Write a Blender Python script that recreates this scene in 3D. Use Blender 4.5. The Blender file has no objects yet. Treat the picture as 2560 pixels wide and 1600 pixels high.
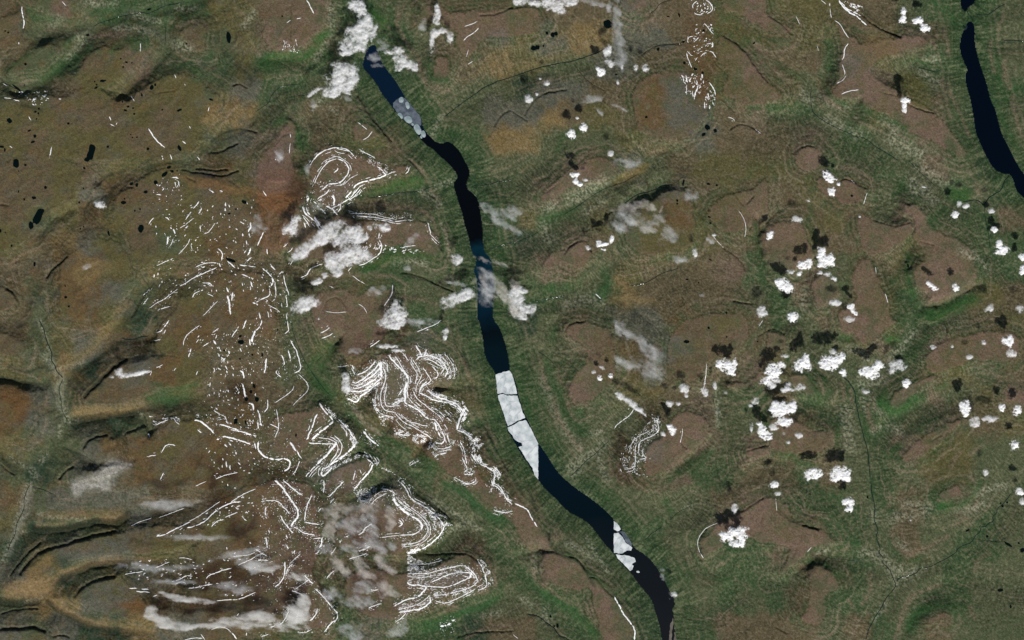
import bpy, math, random
import numpy as np

# ------------------------------------------------------------------ camera, sky, sun, exposure
# 1 unit = 1 km.  KM per reading pixel of the 2560-wide survey frame.
KM = 0.04
HC = 400.0            # camera altitude above the mean ground
ZG = 0.6              # mean ground height
scene = bpy.context.scene
C = scene.collection
cam_d = bpy.data.cameras.new("camera")
cam = bpy.data.objects.new("camera", cam_d)
C.objects.link(cam)
cam.location = (0, 0, HC)
cam_d.sensor_width = 36.0
cam_d.lens = 36.0 * (HC - ZG) / 102.4
cam_d.clip_start = 1.0
cam_d.clip_end = 2500.0
scene.camera = cam

SUN_EL = math.radians(41.0)
SUN_AZ = math.atan2(0.225, -0.974)          # from +Y towards +X : the sun stands in the south, a little east
world = bpy.data.worlds.new("World")
scene.world = world
world.use_nodes = True
wn = world.node_tree
bg = wn.nodes["Background"]
sky = wn.nodes.new("ShaderNodeTexSky")
sky.sky_type = 'NISHITA'
sky.sun_disc = False
sky.sun_elevation = SUN_EL
sky.sun_rotation = SUN_AZ
wn.links.new(sky.outputs[0], bg.inputs[0])
bg.inputs[1].default_value = 0.06
sun_d = bpy.data.lights.new("sun", 'SUN')
sun_d.energy = 4.6
sun_d.angle = math.radians(0.5)
sun_d.color = (1.0, 0.965, 0.91)
sun = bpy.data.objects.new("sun", sun_d)
C.objects.link(sun)
from mathutils import Vector
_ld = Vector((-0.225 * math.cos(SUN_EL), 0.974 * math.cos(SUN_EL), -math.sin(SUN_EL)))
sun.rotation_euler = _ld.to_track_quat('-Z', 'Y').to_euler()
sun.location = (30, -90, 90)
scene.view_settings.view_transform = 'Standard'
scene.view_settings.look = 'None'
scene.view_settings.gamma = 1.0
scene.view_settings.exposure = 0.0
scene.view_settings.use_curve_mapping = False
scene.cycles.transparent_max_bounces = 24
scene.cycles.max_bounces = 6

rng = np.random.default_rng(7)
random.seed(7)

# ------------------------------------------------------------------ survey windows: key -> origin and zoom
WIN = {'F': (0, 0, 0.945), 'A': (820, 1000, 5.213), 'B': (820, 850, 5.815),
       'C': (680, 350, 4.319), 'D': (1740, 840, 5.4), 'S': (0, 0, 1.0)}
for _c in range(4):
    for _r in range(4):
        WIN['%d%d' % (_c, _r)] = (640 * _c, 400 * _r, 3.78)

def cv(key, x, y):
    a, b, s = WIN[key]
    return a + x / s, b + y / s

def parse_paths(txt):
    """'KEY w: x,y x,y ; w: x,y ...' -> list of (key, w, [(sx, sy)...]); the key may change inside with @KEY"""
    out = []
    for line in txt.strip().splitlines():
        line = line.strip()
        if not line:
            continue
        key, rest = line.split(None, 1)
        for chunk in rest.split(';'):
            chunk = chunk.strip()
            if not chunk:
                continue
            w = 2.0
            if ':' in chunk:
                ws, chunk = chunk.split(':')
                w = float(ws)
            k, pts = key, []
            for tok in chunk.split():
                if tok[0] == '@':
                    k = tok[1:]
                    continue
                x, y = tok.split(',')
                pts.append(cv(k, float(x), float(y)))
            out.append((key, w, pts))
    return out
# ------------------------------------------------------------------ the place: outlines read from the survey
LAKE_MAIN = parse_paths("""10 1110,420 1130,430 1165,540 1190,600 1260,690 1330,780 1400,910 1480,1010 1560,1100 1570,1200 1640,1290 1700,1345 1760,1355 1810,1335 1860,1360 1920,1420 1965,1512 @11 2010,70 2015,150 1985,210 1990,270 2060,320 2100,380 2120,500 2140,650 2145,790 2150,860 2210,920 2230,1000 2240,1090 2260,1180 2240,1300 2235,1400 2240,1512 @12 2290,50 2330,150 2370,280 2390,400 2395,470 2419,510 @22 40,600 60,720 110,880 150,950 200,1060 250,1170 330,1280 400,1400 480,1490 @23 600,80 720,160 850,260 950,360 1020,450 1100,540 1135,610 1160,650 1260,710 1340,790 1400,880 1440,950 1500,1070 1530,1120 1540,1190 1510,1210 1530,1290 1525,1350 1540,1440 1560,1512 1570,1750 1450,1750 1420,1512 1400,1380 1360,1250 1330,1150 1290,1090 1220,1010 1170,940 1110,860 1040,790 965,700 930,660 850,570 800,500 730,410 650,360 520,290 420,180 320,90 250,0 @22 180,1410 150,1350 100,1290 50,1200 0,1110 @12 2375,1040 2360,960 2330,860 2290,740 2270,640 2262,520 2250,470 2190,400 2155,300 2150,200 2130,100 2110,0 @11 2090,1512 2090,1300 2090,1130 2075,1090 2060,1045 2085,960 2080,930 2035,860 2010,720 1970,600 1950,500 1910,380 1870,250 1870,210 1905,170 1900,130 1850,60 1785,0 @10 1740,1470 1680,1410 1600,1360 1540,1290 1480,1200 1400,1140 1340,1080 1260,970 1180,870 1130,770 1060,690 1005,625 1020,560 1050,450""")[0][2]
LAKE_EAST = parse_paths("""30 1890,205 1940,200 1960,280 1955,400 1980,500 2010,620 2070,780 2110,960 2150,1020 2180,1150 2210,1260 2280,1390 2340,1512 @31 2390,90 2440,150 2520,250 2640,340 2640,520 2500,440 2419,350 2350,280 2330,200 2300,130 2240,130 2150,90 2090,0 @30 2020,1370 1970,1250 1950,1100 1920,930 1880,800 1870,700 1895,660 1860,580 1830,520 1820,430 1830,350 1860,270""")[0][2]
LAKE_TOP = parse_paths("""30 1960,-240 1965,0 1940,30 1900,60 1880,95 1862,100 1830,60 1830,0 1840,-240""")[0][2]

ICE = parse_paths("""
12 9: 2265,515 2340,492 2395,478 2419,512 @22 28,600 48,700 @12 2440,700 2380,705 2330,690 2283,700 2275,640
12 9: 2284,712 2330,700 2380,715 2440,712 @22 50,715 75,790 103,880 128,925 60,950 0,985 @12 2380,1005 2362,960 2332,860 2292,745
12 9: 2378,1018 @22 0,1000 60,965 132,945 195,1060 248,1172 248,1508 218,1480 192,1400 140,1325 112,1280 62,1200 100,1190 92,1165 30,1140 4,1090 @12 2385,1050
23 8: 963,390 1000,412 1030,470 1002,490 963,468
23 8: 963,507 1010,500 1050,550 1080,600 1140,640 1128,670 1085,668 1040,700 963,690
23 6: 982,706 1040,716 1065,712 1110,720 1160,740 1172,775 1130,800 1150,815 1140,850 1115,862 1060,800 1000,742
23 5: 1178,866 1195,860 1212,874 1196,882 1180,878
10 4: 1345,960 1350,925 1375,908 1395,930 1392,965 1365,970
10 4: 1408,960 1432,955 1448,985 1452,1020 1430,1030 1412,1000
10 5: 1328,1075 1358,1058 1385,1080 1388,1118 1360,1125 1338,1100
10 6: 1395,1110 1430,1088 1468,1105 1478,1150 1450,1165 1412,1150
10 6: 1488,1185 1520,1165 1552,1200 1565,1240 1545,1275 1518,1260 1495,1225
10 6: 1560,1240 1585,1225 1605,1262 1600,1295 1575,1298 1555,1270
10 4: 1462,1165 1482,1155 1495,1180 1478,1192
10 5: 1545,1285 1560,1275 1575,1300 1560,1310
""")
THIN_ICE = parse_paths("""
10 1: 1280,985 1340,925 1400,915 1440,960 1500,1035 1560,1105 1562,1190 1540,1180 1480,1190 1400,1135 1340,1075
23 1: 1060,480 1100,540 1135,608 1138,636 1085,600 1060,550 1030,500 1005,492
""")

VALLEYS = parse_paths("""
20 1: 0,720 300,640 580,580 800,500 900,440 1000,400
10 1: 2419,720 2230,800 1950,960 1780,1100 1740,1300 1710,1340
21 1: 0,780 100,750 250,680 420,560 640,430 860,280 1000,220 1180,140 1300,0 @20 1480,1440
21 1: -200,790 -140,800 0,780
21 1: -360,240 -170,210 0,180 200,60 290,10
21 1: 960,420 1060,415 1200,320 1300,290 1440,230 ; 1: 960,1190 1140,1190 1260,1150 1440,1060 1580,1020
21 1: 0,1360 250,1340 450,1290 700,1240 850,1130 960,1000 ; 1: 750,1240 960,1350 1150,1400
11 1: 1870,170 1700,240 1500,300 1200,340 1000,370 850,420
12 1: 330,0 350,150 430,350 560,540 680,700 760,800 @F 830,985 905,1060 985,1130 1060,1200 1150,1280 1225,1340 1270,1400 1300,1440 1400,1512
11 1: 300,1512 330,1300 320,1100 290,950
12 1: 2419,560 2200,600 1900,650 1700,640 ; 1: 2419,920 2150,960 2000,1020 ; 1: 560,540 700,300 780,180
12 1: 1250,1000 1190,1130 1260,1170 ; 1: 800,800 960,830 1060,700 1080,640 ; 1: 1460,1380 1560,1200 1640,1130
02 1: 360,0 430,180 480,330 530,440 590,560 550,640 570,780 600,910 640,960 560,1130 420,1280 330,1430 @03 270,50 230,200 170,380 110,560 60,700 0,900
02 1: 640,960 750,930 900,900 1040,890 1180,880 1330,840 1480,790 1750,740
02 1: 600,560 700,480 850,360 1000,220 1080,150 @01 1200,1450 1320,1230 1480,1150 1600,1090
02 1: 1140,170 1280,180 1400,155 ; 1: 0,1250 60,1290 200,1350 300,1430 ; 1: 600,1210 760,1275 870,1340 ; 1: 0,550 150,580 320,610 430,590 ; 1: 1330,840 1370,950 1400,1060 ; 1: 1040,890 1080,980 1120,1050
03 1: 200,490 300,450 500,470 700,440 880,385 1100,405 1210,310 1400,300 1700,260
03 1: 0,1130 180,1150 380,1110 480,1080 540,980 620,900 750,860 860,800 1080,780 1200,780 1600,760
03 1: 440,1140 540,1230 700,1310 860,1380 1000,1420 1200,1440 1230,1415 1390,1450 1600,1560
01 1: 180,1512 330,1100 310,950 ; 1: 400,700 520,560 650,460 ; 1: 800,450 950,330 1080,120
13 1: 640,1000 820,1180 860,1350 900,1512 ; 1: 1400,1480 1600,1470 1900,1350 2200,1200 2419,1100
13 1: 1500,690 1700,640 1900,480 2100,390 ; 1: 1250,-60 1100,60 1000,120
00 1: 0,760 100,800 200,860 450,750 650,560 780,400 830,330 900,250 1150,140 1380,130 1560,50 1800,20 2000,-60
00 1: 1560,230 1560,500 1400,660 1230,800 1150,900 ; 1: 2050,100 2150,450 2419,620 ; 1: 380,360 520,270 700,250 900,240
00 1: 2419,1060 2280,1210 2050,1280 1960,1400
10 1: 0,1050 120,940 200,820 450,780 600,700 800,600 1000,610 ; 1: 1000,600 1060,450 1060,200 1060,0 1060,-200 ; 1: 520,600 700,400 850,280 870,0
10 1: 1200,430 1330,300 1280,100 1250,-100 ; 1: 1500,560 1440,380 1400,250 ; 1: 0,560 300,560 520,600 ; 1: 420,1512 400,1300 430,1150 560,1100
22 1: 380,1600 560,1500 750,1300 900,1150 960,1050 1150,860 ; 1: 430,640 330,480 400,260 360,50 ; 1: 430,640 560,900 640,1010 ; 1: 0,430 250,310
22 1: 1980,600 1950,900 1940,1200 1930,1400 ; 1: 1940,1100 1700,1290 1560,1400
21 1: 2330,560 2320,700 2350,950 2390,1170
23 1: 1160,590 1240,575 1400,460 1700,240 ; 1: 1560,1200 1900,1190 2100,1060
23 1: 0,740 150,700 280,660 ; 1: 1700,640 1750,800 1900,900
30 1: 410,820 420,1050 560,1160 700,1230 820,1290 960,1330 1100,1430 1230,1512 @31 1330,0 1500,150 1700,300 1840,400 2040,420 2200,280 2300,130
30 1: 0,1110 300,1100 420,1050 ; 1: 1700,220 1550,180 1300,50 ; 1: 1960,130 2080,130 2280,30 ; 1: 1890,650 1600,680 1400,630 1220,710 ; 1: 1880,170 1920,190 ; 1: 2080,380 2419,390
30 1: 560,420 570,640 500,800 420,900 ; 1: 820,1000 760,1150 730,1300 ; 1: 2150,700 2300,900 2419,830
31 1: 840,2419 700,1700 ; 1: 1400,1512 1390,1400 1250,1200 1180,1050 1330,850 ; 1: 2040,420 2080,650 2100,900 2300,1050 2450,1100 ; 1: 1390,1400 1700,1350 1990,1170
31 1: 1200,480 1170,350 1240,200 ; 1: 250,1512 330,1300 300,1150
32 1: 350,0 420,120 500,230 620,420 720,540 830,700 850,850 910,1100 960,1300 970,1512 @33 980,50 1010,330 1040,480 1060,650 1140,850 1220,960 1130,1120 1020,1300 930,1512 880,1700
32 1: 850,850 650,830 350,800 ; 1: 920,1170 1080,1080 1180,950 1300,900 1400,830 1700,750 1830,670 ; 1: 830,700 950,600 1100,430 1300,250 1400,0 ; 1: 840,520 700,300
33 1: 2500,0 2419,60 2300,150 2150,350 2050,450 1930,590 1780,680 1640,770 1440,830 1240,920 ; 1: 1780,700 1900,900 2080,960 2419,1000
33 1: 1140,840 900,760 600,740 450,700 ; 1: 0,960 200,960 400,760 ; 1: 1200,700 1140,430 1160,280 ; 1: 1250,1512 1450,1100 1650,1000
32 1: 0,1330 200,1360 350,1500
""")

RIVERS = parse_paths("""
30 1.6: 410,820 405,930 420,1050 470,1100 560,1160 640,1200 700,1230 760,1250 820,1290 880,1290 960,1330 1010,1380 1100,1430 1180,1480 1230,1512
31 2.4: 1840,400 1900,385 1960,375 2010,390 2045,430 2080,370 2130,325 2190,300 2220,260 2230,210 2290,140
31 1.2: 1330,0 1420,100 1520,180 1600,260 ; 1.2: 2045,430 2060,560 2090,700 2100,820
33 2.0: 975,20 985,130 1010,230 1015,310 1000,370 1030,430 1045,480 1025,540 1045,600 1065,650 1050,690 1095,740 1085,790 1130,820 1170,880 1185,940 1220,990 1180,1050 1130,1100 1090,1180 1040,1260 1000,1330 960,1400 930,1512
32 2.0: 720,540 780,600 830,690 830,780 850,850 870,960 900,1060 910,1120 940,1200 950,1300 965,1400 970,1500
33 1.8: 2300,130 2230,230 2170,270 2165,320 2120,350 2140,390 2080,420 2060,450 2000,430 2020,490 1960,530 1930,590 1850,620 1790,660 1780,690 1700,740 1640,770 1590,795 1520,830 1440,830 1410,880 1340,910 1240,925 1220,970
33 1: 500,715 600,745 700,750 800,765 900,755 ; 1: 1180,330 1240,310 1290,315 ; 1: 1960,560 2100,580 2240,580
32 1.4: 640,820 720,825 830,850 ; 1: 850,850 880,800
02 2.2: 360,0 400,60 430,180 460,250 490,320 475,370 510,420 530,480 590,550
02 1.6: 590,560 550,640 565,720 575,800 590,880 640,960 ; 2.6: 1140,170 1190,182 1280,184 1310,160 1400,155
03 1.6: 280,40 240,120 220,200 225,270 180,360 150,420 140,520 90,600 60,700
22 1.5: 550,1480 640,1400 700,1330 760,1290 860,1200 920,1140 ; 1: 250,300 330,350 400,420
23 1.5: 1240,575 1290,545 1310,510 1370,480 1420,440 ; 1: 1700,245 1560,310 1500,380
23 2.6: 150,1270 210,1275 280,1310 350,1370 410,1410 440,1470 520,1500 600,1560
21 1.4: 0,785 60,770 120,745 250,680 ; 1.4: 480,520 600,450 700,380 830,290 960,240 1040,220 1180,140 ; 2: 1060,412 1130,360 1200,318 1290,300 1360,275 1440,230 1520,232
21 1.6: 1110,1190 1230,1175 1310,1140 1400,1080 1480,1050 1580,1020 ; 1: 60,1355 180,1350 300,1320 500,1280
20 2.2: 0,725 100,690 240,640 400,605 560,580 690,540 800,500 890,450 ; 1.2: 590,600 640,680 730,780 880,860
20 1.8: 1220,525 1290,470 1380,430 1460,418 1560,418 1620,400 ; 1.5: 1300,130 1360,90 1400,30 1500,0 ; 1: 0,70 150,72
10 2.0: 2419,725 2300,760 2160,820 2080,880 1960,960 1860,1040 1780,1100
11 1.6: 2060,240 2200,235 2280,205 2340,200 2419,183 ; 1.5: 2200,835 2280,825 2330,795 2419,788 ; 1.6: 1680,245 1540,300 1400,300 1200,335 1080,360
12 1.2: 330,20 345,120 430,330 490,440 570,560 640,650 700,720 ; 1: 1280,1000 1220,1100 ; 1: 560,400 640,330
00 1.6: 880,250 940,210 1030,190 1130,150 1280,130 1340,110 1390,130 1480,90 1560,50 1700,25 ; 1.6: 0,775 60,790 120,825 200,860 ; 1: 1560,240 1560,400
10 1.2: 0,1050 60,1010 120,970 130,920 200,830 300,800 430,790
03 1.4: 340,75 420,95 520,145 ; 1.2: 1240,420 1400,410
22 1.4: 0,990 1,991 ; 1.5: 1310,1512 1311,1513
30 1.8: 1960,130 2040,140 2100,130 2160,80 2250,30 ; 2.2: 2220,378 2300,375 2419,388 ; 1.4: 1880,90 1900,130 1930,160 1940,200 ; 1.8: 1420,635 1500,655 1600,680
""")

CANYONS = parse_paths("""
02 10: 690,965 800,945 900,920 1000,905 1040,895 1180,885 1280,870 1340,855
02 5: 1345,860 1370,940 1390,1010 1400,1060 ; 4: 1050,900 1080,980 1120,1050 ; 7: 800,720 900,620 1000,520 1080,440 1190,370
02 5: 0,545 120,575 230,595 310,605 ; 4: 600,1205 690,1245 770,1270 870,1335 ; 5: 790,1200 850,1130 920,1095 1010,1090 ; 4: 1180,1080 1230,1050 1280,1035
02 4: 70,1295 150,1330 230,1370 300,1430 ; 4: 0,1360 60,1420 130,1460 ; 5: 560,1500 620,1420 690,1385
02 4: 380,20 430,180 490,320 520,420
03 11: 310,460 420,480 540,470 680,450 800,415 890,390 980,395 1090,410 1150,370 1210,320
03 6: 190,880 260,790 330,710 420,660 520,635 640,600 760,560 900,520 1080,490 ; 5: 100,900 200,760 300,650 380,590
03 9: 520,985 580,950 640,890 740,855 820,820 870,795 910,810 1010,795 1080,780 1160,785 ; 6: 710,1090 770,1020 850,965 950,935 1080,910
03 11: 0,1140 60,1155 150,1165 240,1155 330,1150 ; 10: 450,1150 540,1230 640,1280 740,1325 860,1385 980,1420 1100,1430 1200,1440 ; 5: 1200,1425 1300,1440 1390,1455
03 6: 0,1410 80,1400 200,1400 340,1385 420,1430 ; 4: 500,1480 580,1460 650,1490 ; 4: 0,1270 150,1220 350,1215 ; 4: 1010,1430 1040,1510
01 5: 440,1110 500,1020 580,970 640,910 ; 4: 60,1210 130,1250 170,1330 ; 4: 400,690 470,600 530,545 ; 4: 800,460 880,370 1000,330 ; 5: 890,260 960,190 1060,120 ; 4: 0,420 90,430
01 5: 1240,1480 1300,1380 1360,1260 1450,1170 ; 4: 1270,1020 1300,1100 1310,1190
30 5: 880,130 980,220 1100,290 1250,350 ; 3: 0,150 120,220 230,330 ; 3: 1240,700 1330,640 ; 3: 1100,880 1250,910 1350,1010 1560,1070
30 3: 230,1450 310,1390 400,1370 460,1400 ; 3: 620,830 720,730 ; 3: 2220,780 2230,600 ; 3: 0,1290 100,1270 200,1370
31 4: 660,210 740,170 820,215 930,275 ; 4: 980,560 1100,600 1200,630 1340,590 ; 3: 0,575 60,510 120,470 ; 3: 420,1300 440,1050 ; 3: 1440,770 1560,800 ; 3: 980,920 1020,1050 1070,1210
31 3: 460,960 440,1100
32 4: 360,510 420,590 460,640 ; 4: 340,1045 420,1060 510,1030 570,1080 ; 3: 1400,590 1480,540 1570,500 ; 3: 1540,1140 1640,1090 ; 3: 0,90 70,80 150,130
33 5: 90,290 180,360 280,410 380,440 470,460 ; 3: 230,740 270,640 ; 3: 70,1390 180,1450
22 4: 500,110 530,50 600,20 680,15 ; 4: 2220,1240 2300,1210 2400,1180 ; 3: 1600,1170 1650,1220 ; 3: 2330,150 2419,95
23 4: 2160,300 2280,230 2370,170 ; 3: 1840,460 1780,540 ; 4: 280,690 360,670 500,710 620,740 680,830 ; 4: 740,910 810,930 870,1030 960,1100 ; 3: 2350,400 2370,300 ; 4: 350,560 350,500
21 4: 320,310 380,260 440,220 ; 3: 470,200 560,90 700,20 ; 4: 500,880 560,800 690,745 750,860 ; 3: 700,680 800,600 950,480 ; 3: 2220,420 2280,340 ; 3: 2080,290 2180,430 ; 4: 2000,830 2090,890 2170,960 2200,1040 ; 4: 2090,1330 2160,1350 2270,1360 ; 3: 2360,640 2419,570
20 4: 120,1080 180,980 260,900 390,860 520,850 ; 4: 2060,1220 2140,1165 2250,1190 2360,1250 ; 4: 2000,340 2180,450 2300,640 2419,780 ; 3: 1980,930 2100,1060 ; 4: 1320,1500 1400,1455 1490,1440 ; 3: 0,1050 140,1140
10 5: 960,900 1010,990 1090,1110 1180,1220 1280,1330 ; 3: 400,700 200,560 ; 4: 2250,1190 2320,1080 2400,1040 ; 3: 330,60 330,380
10 4: 2120,150 2300,130 2419,70 ; 3: 180,1380 240,1290 320,1255
11 4: 1450,0 1540,90 1600,170 ; 4: 1590,290 1690,350 1740,440 ; 3: 1540,570 1640,600 1700,720 1750,850 ; 4: 1380,1060 1560,1100 1700,1170 1860,1240 ; 3: 640,1400 680,1310 780,1290 860,1400
12 4: 700,1370 820,1310 960,1250 1050,1260 1110,1340 ; 3: 1880,220 1960,350 2010,480 ; 4: 1700,640 1900,640 ; 3: 400,780 500,750 590,760 ; 4: 2130,960 2200,1080 2280,1240 2380,1420
13 4: 1600,700 1750,700 1900,690 2010,700 2100,760 ; 4: 1860,870 1960,860 2010,880 ; 4: 1500,110 1650,210 1800,330 1850,410 ; 3: 1900,1490 2050,1440 2419,1430
00 5: 1990,1330 2150,1240 2280,1215 2419,1245 ; 5: 1970,1440 2080,1440 2200,1370 2300,1345 ; 4: 2200,810 2260,780 2330,830 ; 3: 1480,880 1560,870 1650,860
01 5: 1720,90 1850,120 1980,130 2100,160 2250,100 ; 4: 1850,80 2000,100 2150,90 ; 4: 1760,160 1840,200
""")

PLATEAUS = parse_paths("""
10 1: -100,0 -100,-200 620,-200 610,0 650,200 640,280 580,300 420,490 260,470 90,440 70,300 90,180
10 1: 1760,520 1820,640 1790,740 1700,740 1660,680 1720,560
10 1: 1560,80 1680,40 1900,130 2419,100 2700,60 2700,330 2419,330 2200,330 2000,560 1870,440 1900,300 1750,200 1560,220
10 1: 340,1150 370,1300 350,1512 360,1700 40,1700 40,1512 180,1380 240,1220
10 1: 920,1150 960,1130 1170,1240 1160,1320 1020,1340 910,1290
C 1: 430,270 500,140 690,80 860,130 1000,200 1230,300 1230,390 930,450 780,620 700,720 640,740 450,600 400,450
C 1: 1250,330 1400,270 1500,290 1440,380 1270,380
C 1: 600,900 700,790 900,870 1350,890 1560,880 1700,900 1814,1130 1800,1230 1640,1230 1560,1140 1400,1160 1250,1130 1190,1200 950,1350 600,1300 200,1250 50,900 300,700
F 1: 800,680 850,700 900,690 930,680 925,720 905,755 915,790 870,830 820,850 770,800 745,760 735,700
F 1: 835,880 890,840 930,830 985,820 1040,830 1065,860 1075,905 1060,925 1005,955 1030,975 1080,990 1095,1030 1085,1060 1115,1085 1145,1130 1165,1150 1195,1200 1245,1240 1280,1290 1285,1320 1250,1290 1220,1250 1180,1210 1120,1170 1060,1110 1000,1070 930,1010 890,960 885,930 830,945 812,920
12 1: 600,790 650,850 700,930 620,1040 520,1140 400,1250 200,1280 100,1000 250,900 480,880
12 1: 790,960 860,1010 930,1130 920,1200 780,1300 740,1180 640,1110 760,1040
12 1: 700,1480 850,1360 1040,1300 1100,1370 1000,1512 @13 960,60 700,200 650,0
13 1: 1150,100 1330,60 1450,170 1700,330 1770,440 1740,500 1600,630 1430,680 1000,680 700,600 900,300
13 1: 1430,900 1700,800 1900,720 2090,750 2170,950 2170,1010 1950,1060 1700,1140 1450,1230 1300,1330 1000,1300 800,1000 1000,800
13 1: 0,0 600,0 600,700 480,900 740,1200 770,1310 640,1400 100,1440 -400,1500 -700,1440 -600,900 -500,300
13 1: 2080,20 2240,60 2419,230 2500,400 2419,300 2300,310 2150,230 2070,150
23 1: 0,60 120,250 240,430 340,500 370,570 340,650 250,680 130,620 0,450
23 1: 290,700 400,670 620,740 700,870 800,910 960,1080 1100,1280 1150,1400 1150,1700 960,1700 800,1290 770,1100 720,1010 570,1040 330,950 280,800
23 1: 1760,620 1800,540 1930,450 2150,300 2419,150 2600,200 2700,440 @33 110,290 240,400 470,460 660,570 560,610 450,620 250,760 170,870 130,860 250,620 0,600 @23 2330,590 2240,500 1950,640 1830,750
33 1: 380,800 480,790 700,990 640,1060 500,1050 580,1350 280,1340 430,1200 370,950
33 1: 1450,1340 1550,1260 1720,1260 1690,1340
33 1: 1600,130 1700,60 1850,50 1780,180 1620,170
30 1: 620,180 760,360 900,430 1250,360 1450,330 1540,440 1300,480 1100,530 950,620 1000,740 1250,900 1580,1070 1850,1400 1860,1512 1600,1380 1300,1220 1000,1040 880,1000 900,900 700,900 630,940 580,850 700,780 690,560 720,420 650,300
30 1: 0,160 150,260 240,340 0,340 -300,100 -200,0
30 1: -60,700 0,760 140,940 0,980 -400,980
30 1: 250,1440 400,1370 440,1400 560,1512 @31 500,10 480,100 310,80 290,0
31 1: 450,170 600,200 740,170 930,280 900,430 700,440 620,350 480,270
31 1: 850,480 960,560 1180,620 1350,590 1340,700 1050,900 900,900 830,640
31 1: 1240,450 1400,430 1500,600 1700,720 1900,820 1960,960 2000,1100 1950,1230 1720,1330 1480,1420 1470,1330 1550,1260 1380,1200 1400,1030 1500,900 1370,770 1400,600
31 1: 860,950 980,930 1030,1080 1130,1300 1160,1512 @32 1240,0 1060,150 960,220 880,230 830,150 720,110 640,0 @31 720,1400 850,1300 760,1150
31 1: 440,1060 650,1160 680,1260 500,1380 420,1300
31 1: 0,600 300,560 420,800 380,1000 200,1080 30,1000 -100,900
32 1: 160,500 370,500 530,680 480,720 330,690
32 1: 0,920 200,900 350,1050 530,1030 620,1100 560,1230 320,1290 0,1220
32 1: 1140,760 1220,680 1400,590 1570,500 1590,540 1400,680 1230,820 1160,820
32 1: 1250,1300 1300,1230 1550,1050 1850,930 1800,1020 1600,1160 1380,1290 1280,1340
32 1: 1450,330 1700,180 1900,130 2200,100 2419,200 2300,400 1950,380 1700,450 1500,500
32 1: 0,90 120,110 160,160 150,280 60,300 0,280
32 1: 2200,680 2450,700 2450,900 2350,900
22 1: 2060,600 2200,600 2400,450 2280,620 2180,660 2090,650
22 1: 2190,1240 2400,1180 2419,1260 2300,1290 2200,1270
22 1: 480,80 530,40 640,10 850,50 950,100 960,600 800,700 640,830 570,820 560,600 730,350 700,260 520,170
22 1: 1300,1180 1420,1100 1480,980 1700,850 1850,950 1830,1100 1690,1260 1500,1400 1300,1512 1250,1350
22 1: 1500,0 2250,-100 2200,300 1900,330 1700,600 1480,500
21 1: 280,1020 400,850 490,880 700,740 760,860 700,960 620,1030 500,1000 460,970 330,1040
21 1: 310,310 430,220 600,0 960,-20 960,150 680,230 450,300 270,400
21 1: 2000,320 2260,320 2419,100 2419,560 2300,700 2220,600 2200,700 1960,650 1800,500
21 1: 1000,500 1500,300 1700,300 1750,800 1400,900 1100,850
20 1: 1950,-200 2380,-200 2419,180 2100,130 1980,50
20 1: 1950,300 2180,450 2419,760 2419,1000 2150,960 1960,850 2080,690 1930,560
20 1: 1000,0 1250,-100 1280,60 1100,130
20 1: 1200,700 1900,700 1800,1300 1300,1350 1100,1000
00 1: 180,0 180,-200 780,-200 780,0 700,160 560,160 380,90 240,50
00 1: 0,200 190,110 230,180 210,350 180,430 0,460 -200,400
00 1: 280,480 500,420 590,430 570,560 400,620 300,640 80,720 130,620
00 1: 650,780 820,540 950,430 1010,430 1100,500 1300,380 1360,400 1330,560 1250,660 1200,720 1000,830 700,850
00 1: 1680,280 1850,190 1960,280 1950,480 1830,480 1750,350
00 1: -200,930 600,930 900,800 1150,1000 1300,850 1450,770 1700,680 1850,750 2000,860 2100,900 2050,1080 1850,1180 1900,1400 1600,1512 -200,1512
01 1: -200,0 850,0 700,400 500,500 200,800 -200,900
01 1: 1000,400 1600,0 2419,300 2419,900 2050,900 1500,950 1350,1050 1250,800
01 1: 560,1000 700,870 900,700 1200,850 1250,1050 1230,1200 1100,1300 950,1500 600,1500 560,1300
01 1: -200,1210 60,1220 150,1300 150,1400 60,1440 -200,1430
01 1: 1550,1512 1800,1250 2100,1050 2419,1050 2600,1300 2600,1700 1400,1900
03 1: 180,930 260,820 450,640 900,520 1250,480 1700,400 2000,500 1700,650 1250,700 1000,720 700,750 450,900 300,940
03 1: 700,1100 760,1010 900,950 1180,900 1390,1150 1390,1400 1000,1250 760,1150
03 1: -200,1440 0,1420 200,1400 380,1420 440,1480 440,1700 -200,1700
02 1: 780,700 850,620 1150,390 1500,350 1900,300 1900,600 1400,650 1350,780 850,800 760,760
02 1: 780,1210 850,1130 1000,1100 1060,1130 1030,1300 900,1320 800,1250
02 1: 1170,1090 1250,1050 1370,1010 1400,1200 1300,1300 1210,1190
02 1: -200,600 310,610 320,900 300,1050 150,1130 -200,1000
02 1: -200,100 130,130 250,280 120,340 -200,330
02 1: 1450,950 2400,900 2400,1600 1300,1600 1250,1400
02 1: 700,1512 860,1400 1260,1360 1260,1400 1000,1512
""")

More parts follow.
